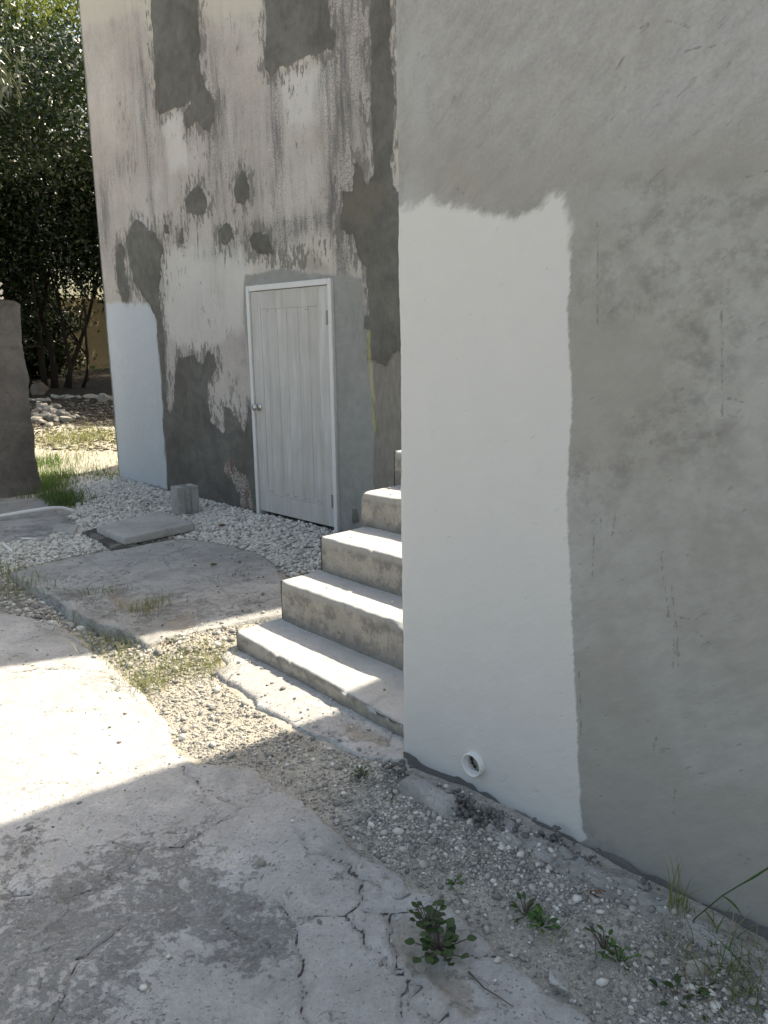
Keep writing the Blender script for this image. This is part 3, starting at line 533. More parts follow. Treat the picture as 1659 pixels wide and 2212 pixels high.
# knob: rose, neck, ball
K = onb(561, 879, BB-.01)
def lathe(prof, c, ax, n=20):
    mb = MB(); P = [c+ax*p[0] for p in prof]; mb.tube(P, [p[1] for p in prof], n); return mb
kb = lathe([(0, .036), (.004, .037), (.008, .034), (.010, .016), (.026, .014), (.032, .018), (.038, .027), (.050, .031), (.062, .029), (.070, .020), (.072, .008)], W3(K@E1, yl, K[2]), -E2)
dpart(kb, 'door_knob', m_steel, 0, True)
for (u, v) in ((711, 686), (724, 1085)):
    h = onb(u, v, BB-.02); mb = MB(); hz = h[2]; ha = L1_-.004
    for k in range(5): mb.tube([W3(ha, yl-.008, hz-.055+k*.0225), W3(ha, yl-.008, hz-.055+k*.0225+.020)], .0075, 8)
    mb.box(W3(ha-.03, yl-.003, hz-.055), .03*E1, .003*E2, .11*ZZ); dpart(mb, 'hinge', m_hinge, 0)

# ================================================================== RIGHT BUILDING
RB, HR = 1.97, 5.0
rightb = empty('plastered_building', W3(-1, RB)); tag(rightb, 'near building with plain grey plaster and a fresh white painted strip', 'building')
RC = -1.953
pntr = [[(800, 446), (866, 442), (890, 440), (925, 434), (950, 438), (985, 446), (1020, 454), (1050, 460), (1110, 468), (1140, 462), (1165, 446), (1178, 426), (1192, 414), (1215, 422), (1228, 470), (1232, 560), (1226, 700), (1234, 860), (1226, 1050), (1222, 1060), (1229, 1200), (1238, 1400), (1244, 1550), (1252, 1700), (1256, 1790), (1270, 1812), (1240, 1830), (1100, 1860), (800, 1700)]]
zone = [[(1235, 440), (1330, 400), (1480, 420), (1700, 380), (1750, 2300), (1200, 2200), (1225, 1500)]]
warm = [[(860, 330), (1000, 300), (1150, 340), (1400, 330), (1700, 300), (1700, 420), (1300, 430), (1230, 430), (1180, 460), (1000, 480)]]
plas = [[(1225, 690), (1380, 660), (1450, 620), (1530, 660), (1560, 740), (1500, 830), (1440, 920), (1400, 1000), (1310, 1030), (1225, 1010)], [(1225, 1420), (1330, 1380), (1400, 1500), (1500, 1700), (1700, 1700), (1700, 2150), (1225, 1900)]]
smu = ell([(1350, 580, .1, .09, .8), (1470, 530, .14, .1, .9), (1580, 480, .14, .05, .8), (1640, 560, .08, .09, .9), (1530, 700, .08, .12, .9), (1490, 820, .05, .1, .6), (1600, 660, .06, .1, .5), (1450, 930, .06, .07, .8), (1380, 940, .05, .05, .7), (1290, 1010, .09, .04, .9), (1300, 1090, .05, .07, .7), (1380, 400, .1, .025, .8), (1250, 1060, .03, .06, .6), (1290, 640, .08, .06, .6), (1500, 610, .14, .05, .7), (1420, 1150, .2, .15, .15), (1250, 1770, .03, .05, .7), (1300, 1820, .05, .03, .8), (1600, 1100, .1, .1, .4), (1540, 950, .05, .07, .5), (1170, 460, .06, .03, .6), (1060, 465, .08, .02, .5), (1620, 900, .12, .02, .6)], RB)
lite = ell([(1480, 620, .12, .08, .6), (1420, 560, .1, .08, .7), (1560, 800, .1, .15, .7), (1600, 1000, .15, .3, .5), (1330, 1080, .1, .1, .5), (1450, 1300, .25, .4, .25)], RB)
cool = ell([(880, 250, .08, .4, 1), (1200, 300, .2, .2, .4), (1500, 250, .4, .2, .3), (900, 380, .1, .1, .8)], RB)
scr = lines([[(980, 408), (995, 410), (1004, 418)], [(1283, 1155), (1280, 1245)], [(1298, 1120), (1296, 1190)], [(1330, 1095), (1322, 1160)], [(1427, 1200), (1432, 1240), (1440, 1300), (1444, 1330)], [(1448, 1260), (1456, 1320), (1462, 1370), (1465, 1440)], [(1456, 1380), (1452, 1450)],
    [(1440, 45), (1470, 52), (1490, 60)], [(1480, 112), (1510, 102), (1545, 100)], [(1380, 60), (1400, 52)], [(1610, 382), (1659, 368)], [(1350, 120), (1330, 150)], [(1417, 1590), (1410, 1620)], [(1457, 1700), (1454, 1760)], [(1290, 480), (1290, 700)], [(1558, 650), (1560, 900)], [(1500, 1360), (1540, 1400)], [(1245, 1745), (1250, 1770)], [(1262, 1790), (1290, 1812)], [(1340, 1150), (1348, 1162)], [(1440, 1330), (1500, 1340), (1520, 1325)], [(1250, 1450), (1254, 1600)], [(1570, 860), (1610, 870)]], RB)
PCq = onb(1027, 1648, RB); PCa, PCz = PCq@E1, PCq[2]
def rel_right(A_, Z_, at): return fbm(A_, Z_, 1.6, 18, 3)*.014+fbm(A_, Z_, 13, 19, 4)*.0045-.004*sstep(A_, RC+.02, RC)
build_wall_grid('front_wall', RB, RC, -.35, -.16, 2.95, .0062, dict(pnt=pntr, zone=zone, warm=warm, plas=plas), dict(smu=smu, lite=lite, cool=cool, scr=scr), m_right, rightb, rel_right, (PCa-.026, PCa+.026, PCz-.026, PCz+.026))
RO = W3(-1, RB)
mb = MB(); mb.box(W3(RC, RB, 2.95), (3.95-RC)*E1, .3*E2, (HR-2.96)*ZZ); mb.box(W3(-.35, RB, -.3), 4.3*E1, .3*E2, 3.25*ZZ); par(mb.obj('upper_wall', m_roof), rightb)
mb = MB(); mb.prism([W3(*q)[:2] for q in ((RC+.012, RB+.02), (3.9, RB+.31), (3.9, 9), (-1.92, 9), (-1.92, 5.42), (-2.014, 4.81), (-2.09, 4.17), (RC+.002, RB+.3))], -.3, HR-.02)  # unseen rear side skewed to steer the building's shadow edge over the yard
sw = par(mb.obj('side_wall', mat_plain('white_side_paint', (.62, .62, .60), .06, 6, .8, .002)), rightb)
mb = MB(); mb.prism([W3(*q)[:2] for q in ((RC, RB), (3.95, RB), (3.95, 9), (-1.92, 9), (-1.92, 5.42), (-2.014, 4.81), (-2.098, 4.17), (RC, RB+.35))], HR-.015, HR); par(mb.obj('roof', m_roof), rightb)  # roof edge skewed likewise for the shadow it throws
# drain pipe stub
pc = onb(1027, 1648, RB); mb = MB(); c = W3(pc@E1, RB, pc[2]); pr_, n = [(.03, .0435), (-.022, .0425), (-.026, .041), (-.0262, .0385), (-.0255, .037), (.04, .0355)], 28
mb.add([c+E2*p[0]+p[1]*(math.cos(2*math.pi*k/n)*E1+math.sin(2*math.pi*k/n)*ZZ) for p in pr_ for k in range(n)], [(i*n+k, i*n+(k+1) % n, (i+1)*n+(k+1) % n, (i+1)*n+k) for i in range(len(pr_)-1) for k in range(n)]); par(mb.obj('drain_pipe', m_pvc, None, True), rightb)
mb = MB(); mb.tube([c+E2*.014, c+E2*.03], .0352, 20); par(mb.obj('pipe_plug', mat_plain('mortar_in_pipe', (.33, .32, .29), .3, 60, .95, .004)), rightb)
mb = MB()
for k, ang in enumerate((2.2, 2.7, 3.2, 3.7, 4.2)):
    q = c+E2*.012+.026*(math.cos(ang)*E1+math.sin(ang)*ZZ); mb.tube([q, q-E2*.006], [.007, .003], 6)
par(mb.obj('pipe_debris', m_dark), rightb)

# ================================================================== STAIRS
st = empty('concrete_stairs', W3(-2.6, 2.12)); tag(st, 'rough concrete stairs rising between the door wall and the painted corner', 'stairs')
SO = W3(-2.6, 2.12); tops = [.092, .312, .505, .70, .90, 1.10, 1.30, 1.50, 1.70]; frs = [2.125, 2.415, 2.680, 3.018, 3.328, 3.62, 3.92, 4.22, 4.52, 4.9]
lefts = [-3.345, -3.31, -3.29, -3.33, -3.365, -3.33, -3.33, -3.33, -3.3]
def step_mesh(i):
    z1 = tops[i]; z0 = -.12 if i == 0 else tops[i-1]-.015; f0, f1 = frs[i], frs[i+1]+.03; a0 = lefts[i]; a1 = -1.97 if i > 0 else -1.955
    n = 110; r = .016
    prof = [(f0, z0)]+[(f0, z0+(z1-r-z0)*t) for t in np.linspace(.1, 1, 9)]+[(f0+r-r*math.cos(t), z1-r+r*math.sin(t)) for t in (.4, .8, 1.2)]+[(f0+r+(f1-f0-r)*t, z1) for t in np.linspace(0, 1, 13)]
    zl, zr = ((.003, -.019), (.0, -.012))[min(i, 1)] if i < 2 else (0, 0); bl, br = (.02, -.035) if i == 0 else (0, 0)
    prof = np.array(prof); A = np.linspace(a0, a1, n); m = len(prof)
    AA = np.repeat(A[:, None], m, 1); Bq = np.repeat(prof[None, :, 0], n, 0); Zq = np.repeat(prof[None, :, 1], n, 0)
    tq = (AA+3.345)/.95; Zq = Zq+(zl+(zr-zl)*tq)*(Zq > z1-.03); Bq = Bq+(bl+(br-bl)*tq)*(Bq < f0+.02)
    nz = fbm(AA*1., (Bq+Zq), 7, 100+i, 4)*.010+fbm(AA, Bq+Zq, 30, 200+i, 3)*.004
    nose = np.exp(-((prof[None, :, 0]-f0-.006)**2+(prof[None, :, 1]-z1)**2)/(2*.018**2))*np.ones((n, 1)); chip = sstep(fbm(AA, 0*AA+i, 14, 300+i, 3), .13, .30)*nose
    top = np.repeat((prof[None, :, 1] > z1-.004), n, 0)
    Bq = Bq+np.where(top, 0, nz)+chip*.02; Zq = Zq+np.where(top, nz*.6, 0)-chip*.018
    # rounded left end
    e = np.clip((.03-(AA-a0))/.03, 0, 1); Bq = Bq+np.where(top, 0, 1)*.028*e**2.5; Zq = Zq-np.where(top, 1, .0)*.010*e**3
    V = AA[..., None]*E1+Bq[..., None]*E2+Zq[..., None]*ZZ; F = gridfaces(n, m)
    V = V.reshape(-1, 3); ris = np.clip((Zq-(0 if i == 0 else tops[i-1]))/(z1-(0 if i == 0 else tops[i-1])), 0, 1).ravel()
    # left end cap (fan strip down to the base)
    k = len(V); ring = [j for j in range(m)]; low = V[ring].copy(); low[:, 2] = z0
    V = np.vstack([V, low]); F2 = np.array([(ring[j], ring[j+1], k+j+1, k+j) for j in range(m-1)]); F = np.vstack([F[:, ::-1], F2])
    return npmesh('step', V, F, dict(ris=np.concatenate([ris, np.zeros(m)])), True)
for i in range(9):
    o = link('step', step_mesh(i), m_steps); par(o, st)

# ================================================================== rocks, gravel, debris
def ico(sub=1):
    import bmesh
    b = bmesh.new(); bmesh.ops.create_icosphere(b, subdivisions=sub, radius=1); V = np.array([v.co[:] for v in b.verts]); F = np.array([[v.index for v in f.verts] for f in b.faces]); b.free(); return V, F
IV, IF = ico(1); IV2, IF2 = ico(3)
OV = np.array([(1, 0, 0), (-1, 0, 0), (0, 1, 0), (0, -1, 0), (0, 0, 1), (0, 0, -1.)]); OF = np.array([(0, 2, 4), (2, 1, 4), (1, 3, 4), (3, 0, 4), (2, 0, 5), (1, 2, 5), (3, 1, 5), (0, 3, 5)])
def stones(P, R, seed, base=(IV, IF), flat=.65):
    r = np.random.default_rng(seed); n = len(P); BV, BF = base; m = len(BV)
    sh = 1+r.uniform(-.28, .28, (n, m, 1)); V = BV[None]*sh*np.stack([r.uniform(.75, 1.35, n), r.uniform(.65, 1.05, n), flat*r.uniform(.7, 1.2, n)], -1)[:, None]
    # random rotation
    a = r.uniform(0, 6.283, n); t = r.normal(0, .35, (n, 2))
    ca, sa = np.cos(a), np.sin(a); Rz = np.zeros((n, 3, 3)); Rz[:, 0, 0] = ca; Rz[:, 0, 1] = -sa; Rz[:, 1, 0] = sa; Rz[:, 1, 1] = ca; Rz[:, 2, 2] = 1
    Rx = np.zeros((n, 3, 3)); c, s = np.cos(t[:, 0]), np.sin(t[:, 0]); Rx[:, 0, 0] = 1; Rx[:, 1, 1] = c; Rx[:, 1, 2] = -s; Rx[:, 2, 1] = s; Rx[:, 2, 2] = c
    V = np.einsum('nij,nmj->nmi', Rx, V); V = np.einsum('nij,nmj->nmi', Rz, V)
    V = V*R[:, None, None]+P[:, None]; F = BF[None]+(np.arange(n)*m)[:, None, None]
    return V.reshape(-1, 3), F.reshape(-1, 3), np.repeat(r.random(n), m)
def scatter(poly, n, seed, dfun=None):
    r = np.random.default_rng(seed); lo = poly.min(0); hi = poly.max(0); x = r.uniform(lo[0], hi[0], n*3); y = r.uniform(lo[1], hi[1], n*3); k = inside(x, y, poly)
    if dfun is not None: k &= r.random(len(x)) < dfun(x, y)
    return x[k][:n], y[k][:n]
def stuff(name, parts, mat, smooth=False):
    V = []; F = []; A = []; k = 0
    for v, f, a in parts: V.append(v); F.append(f+k); A.append(a); k += len(v)
    return tag(link(name, npmesh(name, np.vstack(V), np.vstack(F), dict(rnd=np.concatenate(A)), smooth), mat), kind='stuff')
gp = gpoly([(150, 1030), (265, 1030), (400, 1068), (560, 1112), (735, 1150), (700, 1185), (692, 1235), (640, 1250), (600, 1232), (590, 1212), (540, 1190), (438, 1166), (370, 1162), (262, 1182), (180, 1198), (110, 1214), (20, 1238), (-60, 1250), (-120, 1200), (40, 1172), (100, 1166), (120, 1150), (168, 1135), (150, 1118), (168, 1100)])
x, y = scatter(gp, 50000, 11, lambda x, y: .25+.75*sstep(fbm(x, y, 1.2, 51, 3), -.25, .0)); r_ = rng.lognormal(math.log(.0093), .48, len(x)).clip(.0035, .03)
x2, y2 = scatter(gp, 2600, 12); r2 = rng.uniform(.009, .021, len(x2))
o = stuff('white_gravel', [stones(np.stack([x, y, T(x, y)+r_*.35], -1), r_, 1), stones(np.stack([x2, y2, T(x2, y2)+.018], -1), r2, 2)], m_white); tag(o, 'loose white limestone gravel between the door wall and the slabs', 'gravel')
# sandy strip by the painted wall
sp_ = gpoly([(548, 1652), (700, 1600), (850, 1640), (1060, 1740), (1350, 1900), (1680, 2080), (1680, 2240), (1340, 2225), (1240, 2150), (1070, 2037), (930, 1925), (800, 1832), (640, 1705)])
pile = np.array([G(*q)[:3] for q in ((900, 1760), (960, 1800), (1080, 1830), (1130, 1850), (870, 1790), (800, 1660), (1180, 1870), (1540, 2090), (1600, 2120), (1480, 2150), (1250, 1900))])
def dpile(x, y):
    o = np.full(x.shape, .20)
    for p in pile: o = o+.9*np.exp(-((x-p[0])**2+(y-p[1])**2)/(2*.09**2))
    return np.clip(o, 0, 1)
parts = []
x, y = scatter(sp_, 20000, 21, dpile); r_ = rng.lognormal(math.log(.0032), .45, len(x)).clip(.0015, .009); parts.append(stones(np.stack([x, y, T(x, y)+r_*.3], -1), r_, 3, (OV, OF)))
x, y = scatter(sp_, 2300, 22, dpile); r_ = rng.lognormal(math.log(.0066), .38, len(x)).clip(.003, .016); parts.append(stones(np.stack([x, y, T(x, y)+r_*.35], -1), r_, 4))
sp2 = gpoly([(322, 1395), (500, 1345), (600, 1330), (505, 1395), (470, 1430), (490, 1475), (600, 1560), (700, 1600), (560, 1655), (440, 1640), (375, 1600), (345, 1530), (300, 1482), (232, 1418)])
x, y = scatter(sp2, 9000, 23); r_ = rng.lognormal(math.log(.0034), .5, len(x)).clip(.0015, .013); parts.append(stones(np.stack([x, y, T(x, y)+r_*.3], -1), r_, 5, (OV, OF)))
x, y = scatter(sp2, 380, 24, lambda x, y: .15+.85*sstep(y, 3.4, 3.9)); r_ = rng.lognormal(math.log(.012), .35, len(x)).clip(.005, .028); parts.append(stones(np.stack([x, y, T(x, y)+r_*.4], -1), r_, 6))
sp3 = gpoly([(-80, 1235), (20, 1245), (110, 1300), (200, 1350), (320, 1396), (230, 1415), (140, 1350), (0, 1315), (-120, 1290)])
x, y = scatter(sp3, 2600, 25); r_ = rng.lognormal(math.log(.009), .5, len(x)).clip(.003, .03); parts.append(stones(np.stack([x, y, T(x, y)+r_*.3], -1), r_, 7))
fp_ = gpoly([(1060, 1748), (1400, 1925), (1700, 2082), (1700, 2118), (1400, 1965), (1060, 1788)], .03); x, y = scatter(fp_, 700, 27); r_ = rng.lognormal(math.log(.0045), .5, len(x)).clip(.002, .012); parts.append(stones(np.stack([x, y, .022+fbm(x, y, 9, 36, 4)*.04+r_*.3], -1), r_, 9))
stuff('mixed_gravel', parts, m_grav)
o = bpy.data.objects['mixed_gravel']; tag(o, 'grey and white gravel strewn over the sandy strip', 'gravel')
# pebbles lying on the slabs
parts = []
for poly, zt_, n, sd in ((slabA, .0, 900, 31), (slabB, .052, 520, 32), (slabC, .0, 160, 33)):
    pp = poly.copy(); x, y = scatter(pp, n, sd); k = (y < 6.7) & (x > -3.3) & (y > 1.4) & (x < 1.1); x, y = x[k], y[k]; s = sdf(x, y, [pp]); r0 = np.random.default_rng(sd)
    k = (r0.random(len(x)) < (.3+.7*sstep(s, .5, .02))) & (s > .03); x, y = x[k], y[k]; r_ = r0.lognormal(math.log(.0042), .5, len(x)).clip(.0018, .015)
    parts.append(stones(np.stack([x, y, zt_+fbm(x, y, 2.2, 71, 4)*.016+r_*.4], -1), r_, sd))
for i in range(6):
    n = 26; a = np.random.default_rng(70+i); f = frs[i]; x0 = a.uniform(-3.28, -2.0, n); b0 = a.uniform(f+.04, frs[i+1]-.005, n); r_ = a.lognormal(math.log(.003), .5, n).clip(.0015, .009)
    P = x0[:, None]*E1+b0[:, None]*E2; P[:, 2] = tops[i]+r_*.5; parts.append(stones(P, r_, 80+i))
stuff('loose_pebbles', parts, m_grav); tag(bpy.data.objects['loose_pebbles'], 'small loose pebbles strewn over the slabs and steps', 'pebbles')
# far litter on the dark soil
far_ = gpoly([(60, 938), (60, 870), (280, 870), (280, 938)], .3); x, y = scatter(far_, 2500, 36); r_ = rng.lognormal(math.log(.02), .45, len(x)).clip(.008, .06)
stuff('garden_litter', [stones(np.stack([x, y, T(x, y)+r_*.2], -1), r_, 37, flat=.35)], mat_stone('garden_debris', (.08, .07, .055), (.18, .16, .13), (.38, .36, .32))); tag(bpy.data.objects['garden_litter'], 'small stones and dry leaf litter on the garden soil', 'litter')

def rock(name, loc, r, seed, mat, label, cat, group=None, flat=.7, stretch=1.2, rz=0., sub=2):
    rr = np.random.default_rng(seed); V = IV2.copy()
    for k in range(14):                                       # chop flat facets
        d = rr.normal(size=3); d /= np.linalg.norm(d); h = rr.uniform(.42, .78); s = V@d; V = V-np.maximum(s-h, 0)[:, None]*d
    V = V*(1.25+.16*fbm(V[:, 0]+V[:, 2]*.7, V[:, 1]-V[:, 2]*.6, 2.3, seed, 4))[:, None]*np.array([stretch, .85, flat])*r
    me = npmesh(name, V, IF2, dict(rnd=np.full(len(V), rr.random())), False); o = link(name, me, mat, None, loc); o.rotation_euler = (rr.normal(0, .15), rr.normal(0, .15), rz or rr.uniform(0, 6)); return tag(o, label, cat, group)
def gz(u, v, it=8):                                     # where the ray meets the sloping ground
    z = 0.
    for _ in range(it): p = G(u, v, z); z = .6*z+.4*float(T(np.array([p[0]]), np.array([p[1]]))[0])
    return G(u, v, z)
def ground_at(u, v):                                    # march
    d = ray(u, v); ts = np.linspace(1, 45, 4500); P = CAM+d*ts[:, None]; h = P[:, 2]-T(P[:, 0], P[:, 1]); i = np.argmax(h < 0); return P[i]
pilr = [(80, 888, 9), (92, 880, 10), (105, 886, 9), (118, 890, 11), (130, 893, 10), (143, 897, 9), (155, 902, 9), (86, 900, 9), (98, 902, 11), (112, 905, 10), (126, 906, 9), (78, 906, 9), (95, 893, 8), (138, 906, 9), (107, 916, 8), (150, 893, 7), (76, 895, 8), (162, 898, 7), (121, 880, 9), (90, 912, 8)]
ORD = ['leftmost', 'second from left', 'third from left', 'fourth from left', 'fifth from left', 'sixth from left', 'seventh from left', 'eighth from left', 'ninth from left', 'tenth from left', 'eleventh from left', 'rightmost']
RW = {}
for q in sorted(pilr): RW.setdefault(0 if q[1] < 889 else 1 if q[1] < 896 else 2 if q[1] < 904 else 3, []).append(q)
LABR = {q: 'pale rough rock, %s in the %s row of the garden rock pile' % (ORD[j], ('top', 'second', 'third', 'bottom')[k]) for k, l in RW.items() for j, q in enumerate(l)}
for i, (u, v, s) in enumerate(pilr):
    p = ground_at(u, v+6); D_ = np.linalg.norm(p-CAM); r = s/FP*D_*1.25
    rock('rock', p+np.array([0, 0, r*.45]), r, 400+i, m_rock, LABR[(u, v, s)], 'rock', 'rocks in the garden pile')
for i, u in enumerate((72, 88, 104, 120, 136, 152, 168, 184, 200, 214, 228, 242)):
    v = 868-abs(i-4)*.3-(8 if i > 2 else 0)+(4 if i > 8 else 0); p = ground_at(u, v); r = 10/FP*np.linalg.norm(p-CAM)
    rock('rock', p+np.array([0, 0, .02]), r*(.8+.3*(i % 3)/2), 440+i, m_rock, 'flat pale rock, %s in the low border row below the trees' % ORD[i], 'rock', 'rocks in the border row', flat=.45, stretch=1.5)
p = ground_at(85, 852); rock('boulder', p+np.array([0, 0, .15]), .27, 460, m_pillar, 'big grey boulder in the shade beside the tree trunks', 'rock')
p = ground_at(222, 868); rock('rock', p+np.array([0, 0, .05]), .15, 461, m_rock, 'pale rock lying close to the left corner of the building', 'rock')
big = [(570, 1143, 12, 'grey rock on white gravel below the door threshold', m_grav), (645, 1198, 14, 'dark grey rock on white gravel beside the third step', m_slab3), (640, 1237, 9, 'small grey rock at the gravel edge by the second step', m_grav), (338, 1072, 9, 'flat grey stone on gravel near the hollow block', m_grav), (285, 1192, 12, 'flat grey stone at the back edge of the raised slab', m_slab3), (245, 1180, 11, 'flat grey stone lying left of the raised slab', m_slab3),
    (1160, 1868, 14, 'rounded grey stone beside the wall footing, next to a dark leaf', m_grav), (1085, 1832, 13, 'pale angular stone in the gravel below the footing', m_white), (950, 1772, 10, 'white chip standing in the gravel below the footing', m_white), (1505, 2100, 20, 'large tan stone among gravel at the lower right', m_rock), (1440, 2082, 11, 'pale stone left of the large tan stone', m_white), (1570, 2088, 9, 'small beige stone right of the large tan stone', m_rock), (1530, 2040, 9, 'small white stone by the grass tuft at the wall', m_white),
    (1205, 2120, 22, 'flat blue-grey stone lying on the edge of the pavement', m_slab3), (1075, 2075, 8, 'white stone on the pavement beside the leafy weed', m_white), (1005, 1950, 7, 'white shell-like chip at the pavement edge', m_white), (780, 1835, 9, 'small dark stone on the pavement near the gravel strip', m_slab3), (425, 1615, 0, '', None), (365, 2068, 6, 'white pebble embedded in the foreground pavement', m_white), (425, 1930, 0, '', None), (565, 1866, 9, 'small tan stone on the shaded pavement', m_rock), (365, 1617, 0, '', None), (310, 1420, 9, 'white stone at the broken corner of the raised slab', m_white), (430, 1425, 10, 'white angular stone in the grass by the first step', m_white), (455, 1432, 8, 'small white stone behind the angular stone in the grass', m_white), (180, 1338, 13, 'flat white stone chunk below the raised slab edge', m_white), (210, 1352, 11, 'grey stone chunk right of the flat white chunk', m_grav), (395, 1400, 11, 'pale rock at the sunny edge of the raised slab', m_rock), (362, 1632-60, 0, '', None), (360, 1640, 0, '', None), (500, 1595-20, 0, '', None), (660, 1735, 7, 'pale pebble on the pavement by its gravel edge', m_white), (868, 1932, 18, 'flat grey flake of concrete on the cracked pavement', m_slab3), (362, 1567, 0, '', None)]
for i, (u, v, s, lab, mt) in enumerate(big):
    if s == 0: continue
    onA = 'pavement' in lab; p = G(u, v, 0.0) if onA else ground_at(u, v); r = s/FP*np.linalg.norm(p-CAM)*.95; fl = .3 if 'flat' in lab else .65
    rock('stone', p+np.array([0, 0, r*fl*.4]), r, 500+i, mt, lab, 'stone', flat=fl)

# ---------------------------------------------------------------- footing chunks along the painted wall
def chunk(name, pts, h, label, seed, w=.10):
    # low ridge following the wall foot: pts = photo points of its crest
    C = [G(u, v, h) for u, v in pts]; C = np.array(C); L = np.r_[0, np.cumsum(np.linalg.norm(np.diff(C[:, :2], axis=0), axis=1))]; n = max(12, int(L[-1]/.008)); t = np.linspace(0, L[-1], n)
    cx = np.interp(t, L, C[:, 0]); cy = np.interp(t, L, C[:, 1]); m = 22; s = np.linspace(-1, 1, m); tt, ss = np.meshgrid(t, s, indexing='ij')
    end = np.sqrt(np.clip(1-np.clip((.04-np.minimum(tt, L[-1]-tt))/.04, 0, 1)**2, 0, 1)); wv = w*(1+fbm(tt, 0*tt, 6, seed, 3)*.4)*(.5+.5*end)
    Bq = np.interp(tt, t, cx)[..., None]*0; X = np.interp(tt, t, cx)+ss*wv*E2[0]; Y = np.interp(tt, t, cy)+ss*wv*E2[1]
    prof = np.clip(1-np.abs(ss+fbm(tt, ss, 10, seed+7, 3)*.35)**8, 0, 1)**.6; Z = -.07+(h+.07)*prof*end+fbm(X, Y, 9, seed+1, 4)*.045*prof+fbm(X, Y, 34, seed+2, 3)*.018
    return tag(link(name, npmesh(name, np.stack([X, Y, Z], -1).reshape(-1, 3), gridfaces(n, m), None, True), m_foot), label, 'footing')
chunk('footing', [(868, 1668), (905, 1690), (950, 1718), (985, 1742)], .042, 'rounded broken piece of concrete footing under the wall corner', 31, .045)
chunk('footing', [(1050, 1762), (1120, 1800), (1240, 1858), (1340, 1905), (1460, 1970), (1560, 2025), (1700, 2110)], .026, 'long low concrete footing with mortar splashes along the grey wall', 35, .05)
mb = MB(); g0 = np.array([W3(a, RB-.02, .0) for a in np.linspace(-1.93, -.3, 90)])
n, m = 200, 8; A_, S_ = np.meshgrid(np.linspace(-1.95, -.36, n), np.linspace(0, 1, m), indexing='ij'); out = .032*(1-S_)*(1+fbm(A_, 0*A_, 9, 91, 3)*1.1)*np.clip((A_+1.96)/.15, 0.1, 1); Zm = -.08+S_*.09+fbm(A_, 0*A_+S_*.1, 8, 93, 4)*.085*S_
V = A_[..., None]*E1+(RB-.003-out)[..., None]*E2+Zm[..., None]*ZZ
par(link('mortar_fillet', npmesh('mortar_fillet', V.reshape(-1, 3), gridfaces(n, m)[:, ::-1], None, True), m_mortar), rightb)
# wet mortar crumbs in the gap
P = []; R_ = []; r0 = np.random.default_rng(5)
for (u, v, n, sp) in ((1120, 1790, 30, .05), (1260, 1850, 24, .05), (1380, 1915, 24, .05), (1010, 1742, 90, .055), (985, 1725, 50, .04), (1030, 1765, 50, .04), (1060, 1760, 30, .03), (860, 1655, 30, .035), (1190, 1800, 26, .03)):
    g = G(u, v, .03); q = r0.normal(0, 1, (n, 2))*[sp, sp*.45]; p = g[None]+q[:, :1]*E1+q[:, 1:]*E2; p[:, 2] = r0.uniform(-.03, .045, n); P.append(p); R_.append(r0.uniform(.005, .014, n))
v, f, a = stones(np.vstack(P), np.concatenate(R_), 9)
tag(link('mortar_crumbs', npmesh('mortar_crumbs', v, f, dict(rnd=a)), m_mortar), 'dark damp mortar crumbs in the gap of the wall footing', 'mortar', kind='stuff')

# ---------------------------------------------------------------- lid slab, thin slab under it, hollow block, pipes
def quadslab(name, pts, zt, th, mat, label, cat, seed):
    C = np.array([G(u, v, zt)[:2] for u, v in pts]); n = 34; a, b = np.meshgrid(np.linspace(0, 1, n), np.linspace(0, 1, n), indexing='ij')
    P = (C[0]*((1-a)*(1-b))[..., None]+C[1]*(a*(1-b))[..., None]+C[2]*(a*b)[..., None]+C[3]*((1-a)*b)[..., None])
    Pc = P.reshape(n, n, 2)+np.stack([fbm(a*2, b*2, 5, seed, 3), fbm(a*2, b*2, 5, seed+5, 3)], -1)*.012
    ez = np.minimum(np.minimum(a, 1-a), np.minimum(b, 1-b)); Z = zt-.006*sstep(ez, .04, 0)+fbm(a, b, 5, seed+2, 3)*.007
    V = np.dstack([Pc, Z]).reshape(-1, 3); F = gridfaces(n, n); ar = np.cross(C[1]-C[0], C[3]-C[0])
    rim = [i*n for i in range(n)]+[(n-1)*n+j for j in range(1, n)]+[(n-1-i)*n+n-1 for i in range(1, n)]+[n-1-j for j in range(1, n-1)]
    k = len(V); low = V[rim].copy(); low[:, 2] = zt-th; V = np.vstack([V, low]); q = len(rim); F = np.vstack([F, [(rim[i], k+i, k+(i+1) % q, rim[(i+1) % q]) for i in range(q)]])
    me = npmesh(name, V, F, None, False); o = link(name, me, mat)
    tag(o, label, cat); return o
quadslab('concrete_paver', [(208, 1136), (268, 1162), (420, 1130), (345, 1102)], .085, .06, m_slab3, 'thick grey concrete lid lying on the white gravel by the hollow block', 'slab', 61)
quadslab('thin_slab', [(178, 1148), (252, 1188), (300, 1176), (215, 1136)], .03, .03, m_slab2, 'thin broken slab half buried under the thick grey lid', 'slab', 66)
quadslab('broken_slab', [(112, 1142), (160, 1152), (168, 1136), (128, 1128)], .035, .04, m_slab3, 'small broken grey slab at the end of the white pipe', 'slab', 68)
hb = MB(); c = G(395, 1121, .02); q0 = G(372, 1108, .02); q1 = G(407, 1121, .02); ex = (q1-q0)/np.linalg.norm(q1-q0); ey = np.cross(ZZ, ex); ex = ex/np.linalg.norm(ex)
L_, Wd, Hh, tw = .20, .20, .25, .03
o0 = q0
def hbx(x0, x1, y0, y1, z0, z1): hb.box(o0+ex*x0+ey*y0+ZZ*z0, ex*(x1-x0), ey*(y1-y0), ZZ*(z1-z0))
L_ = .155
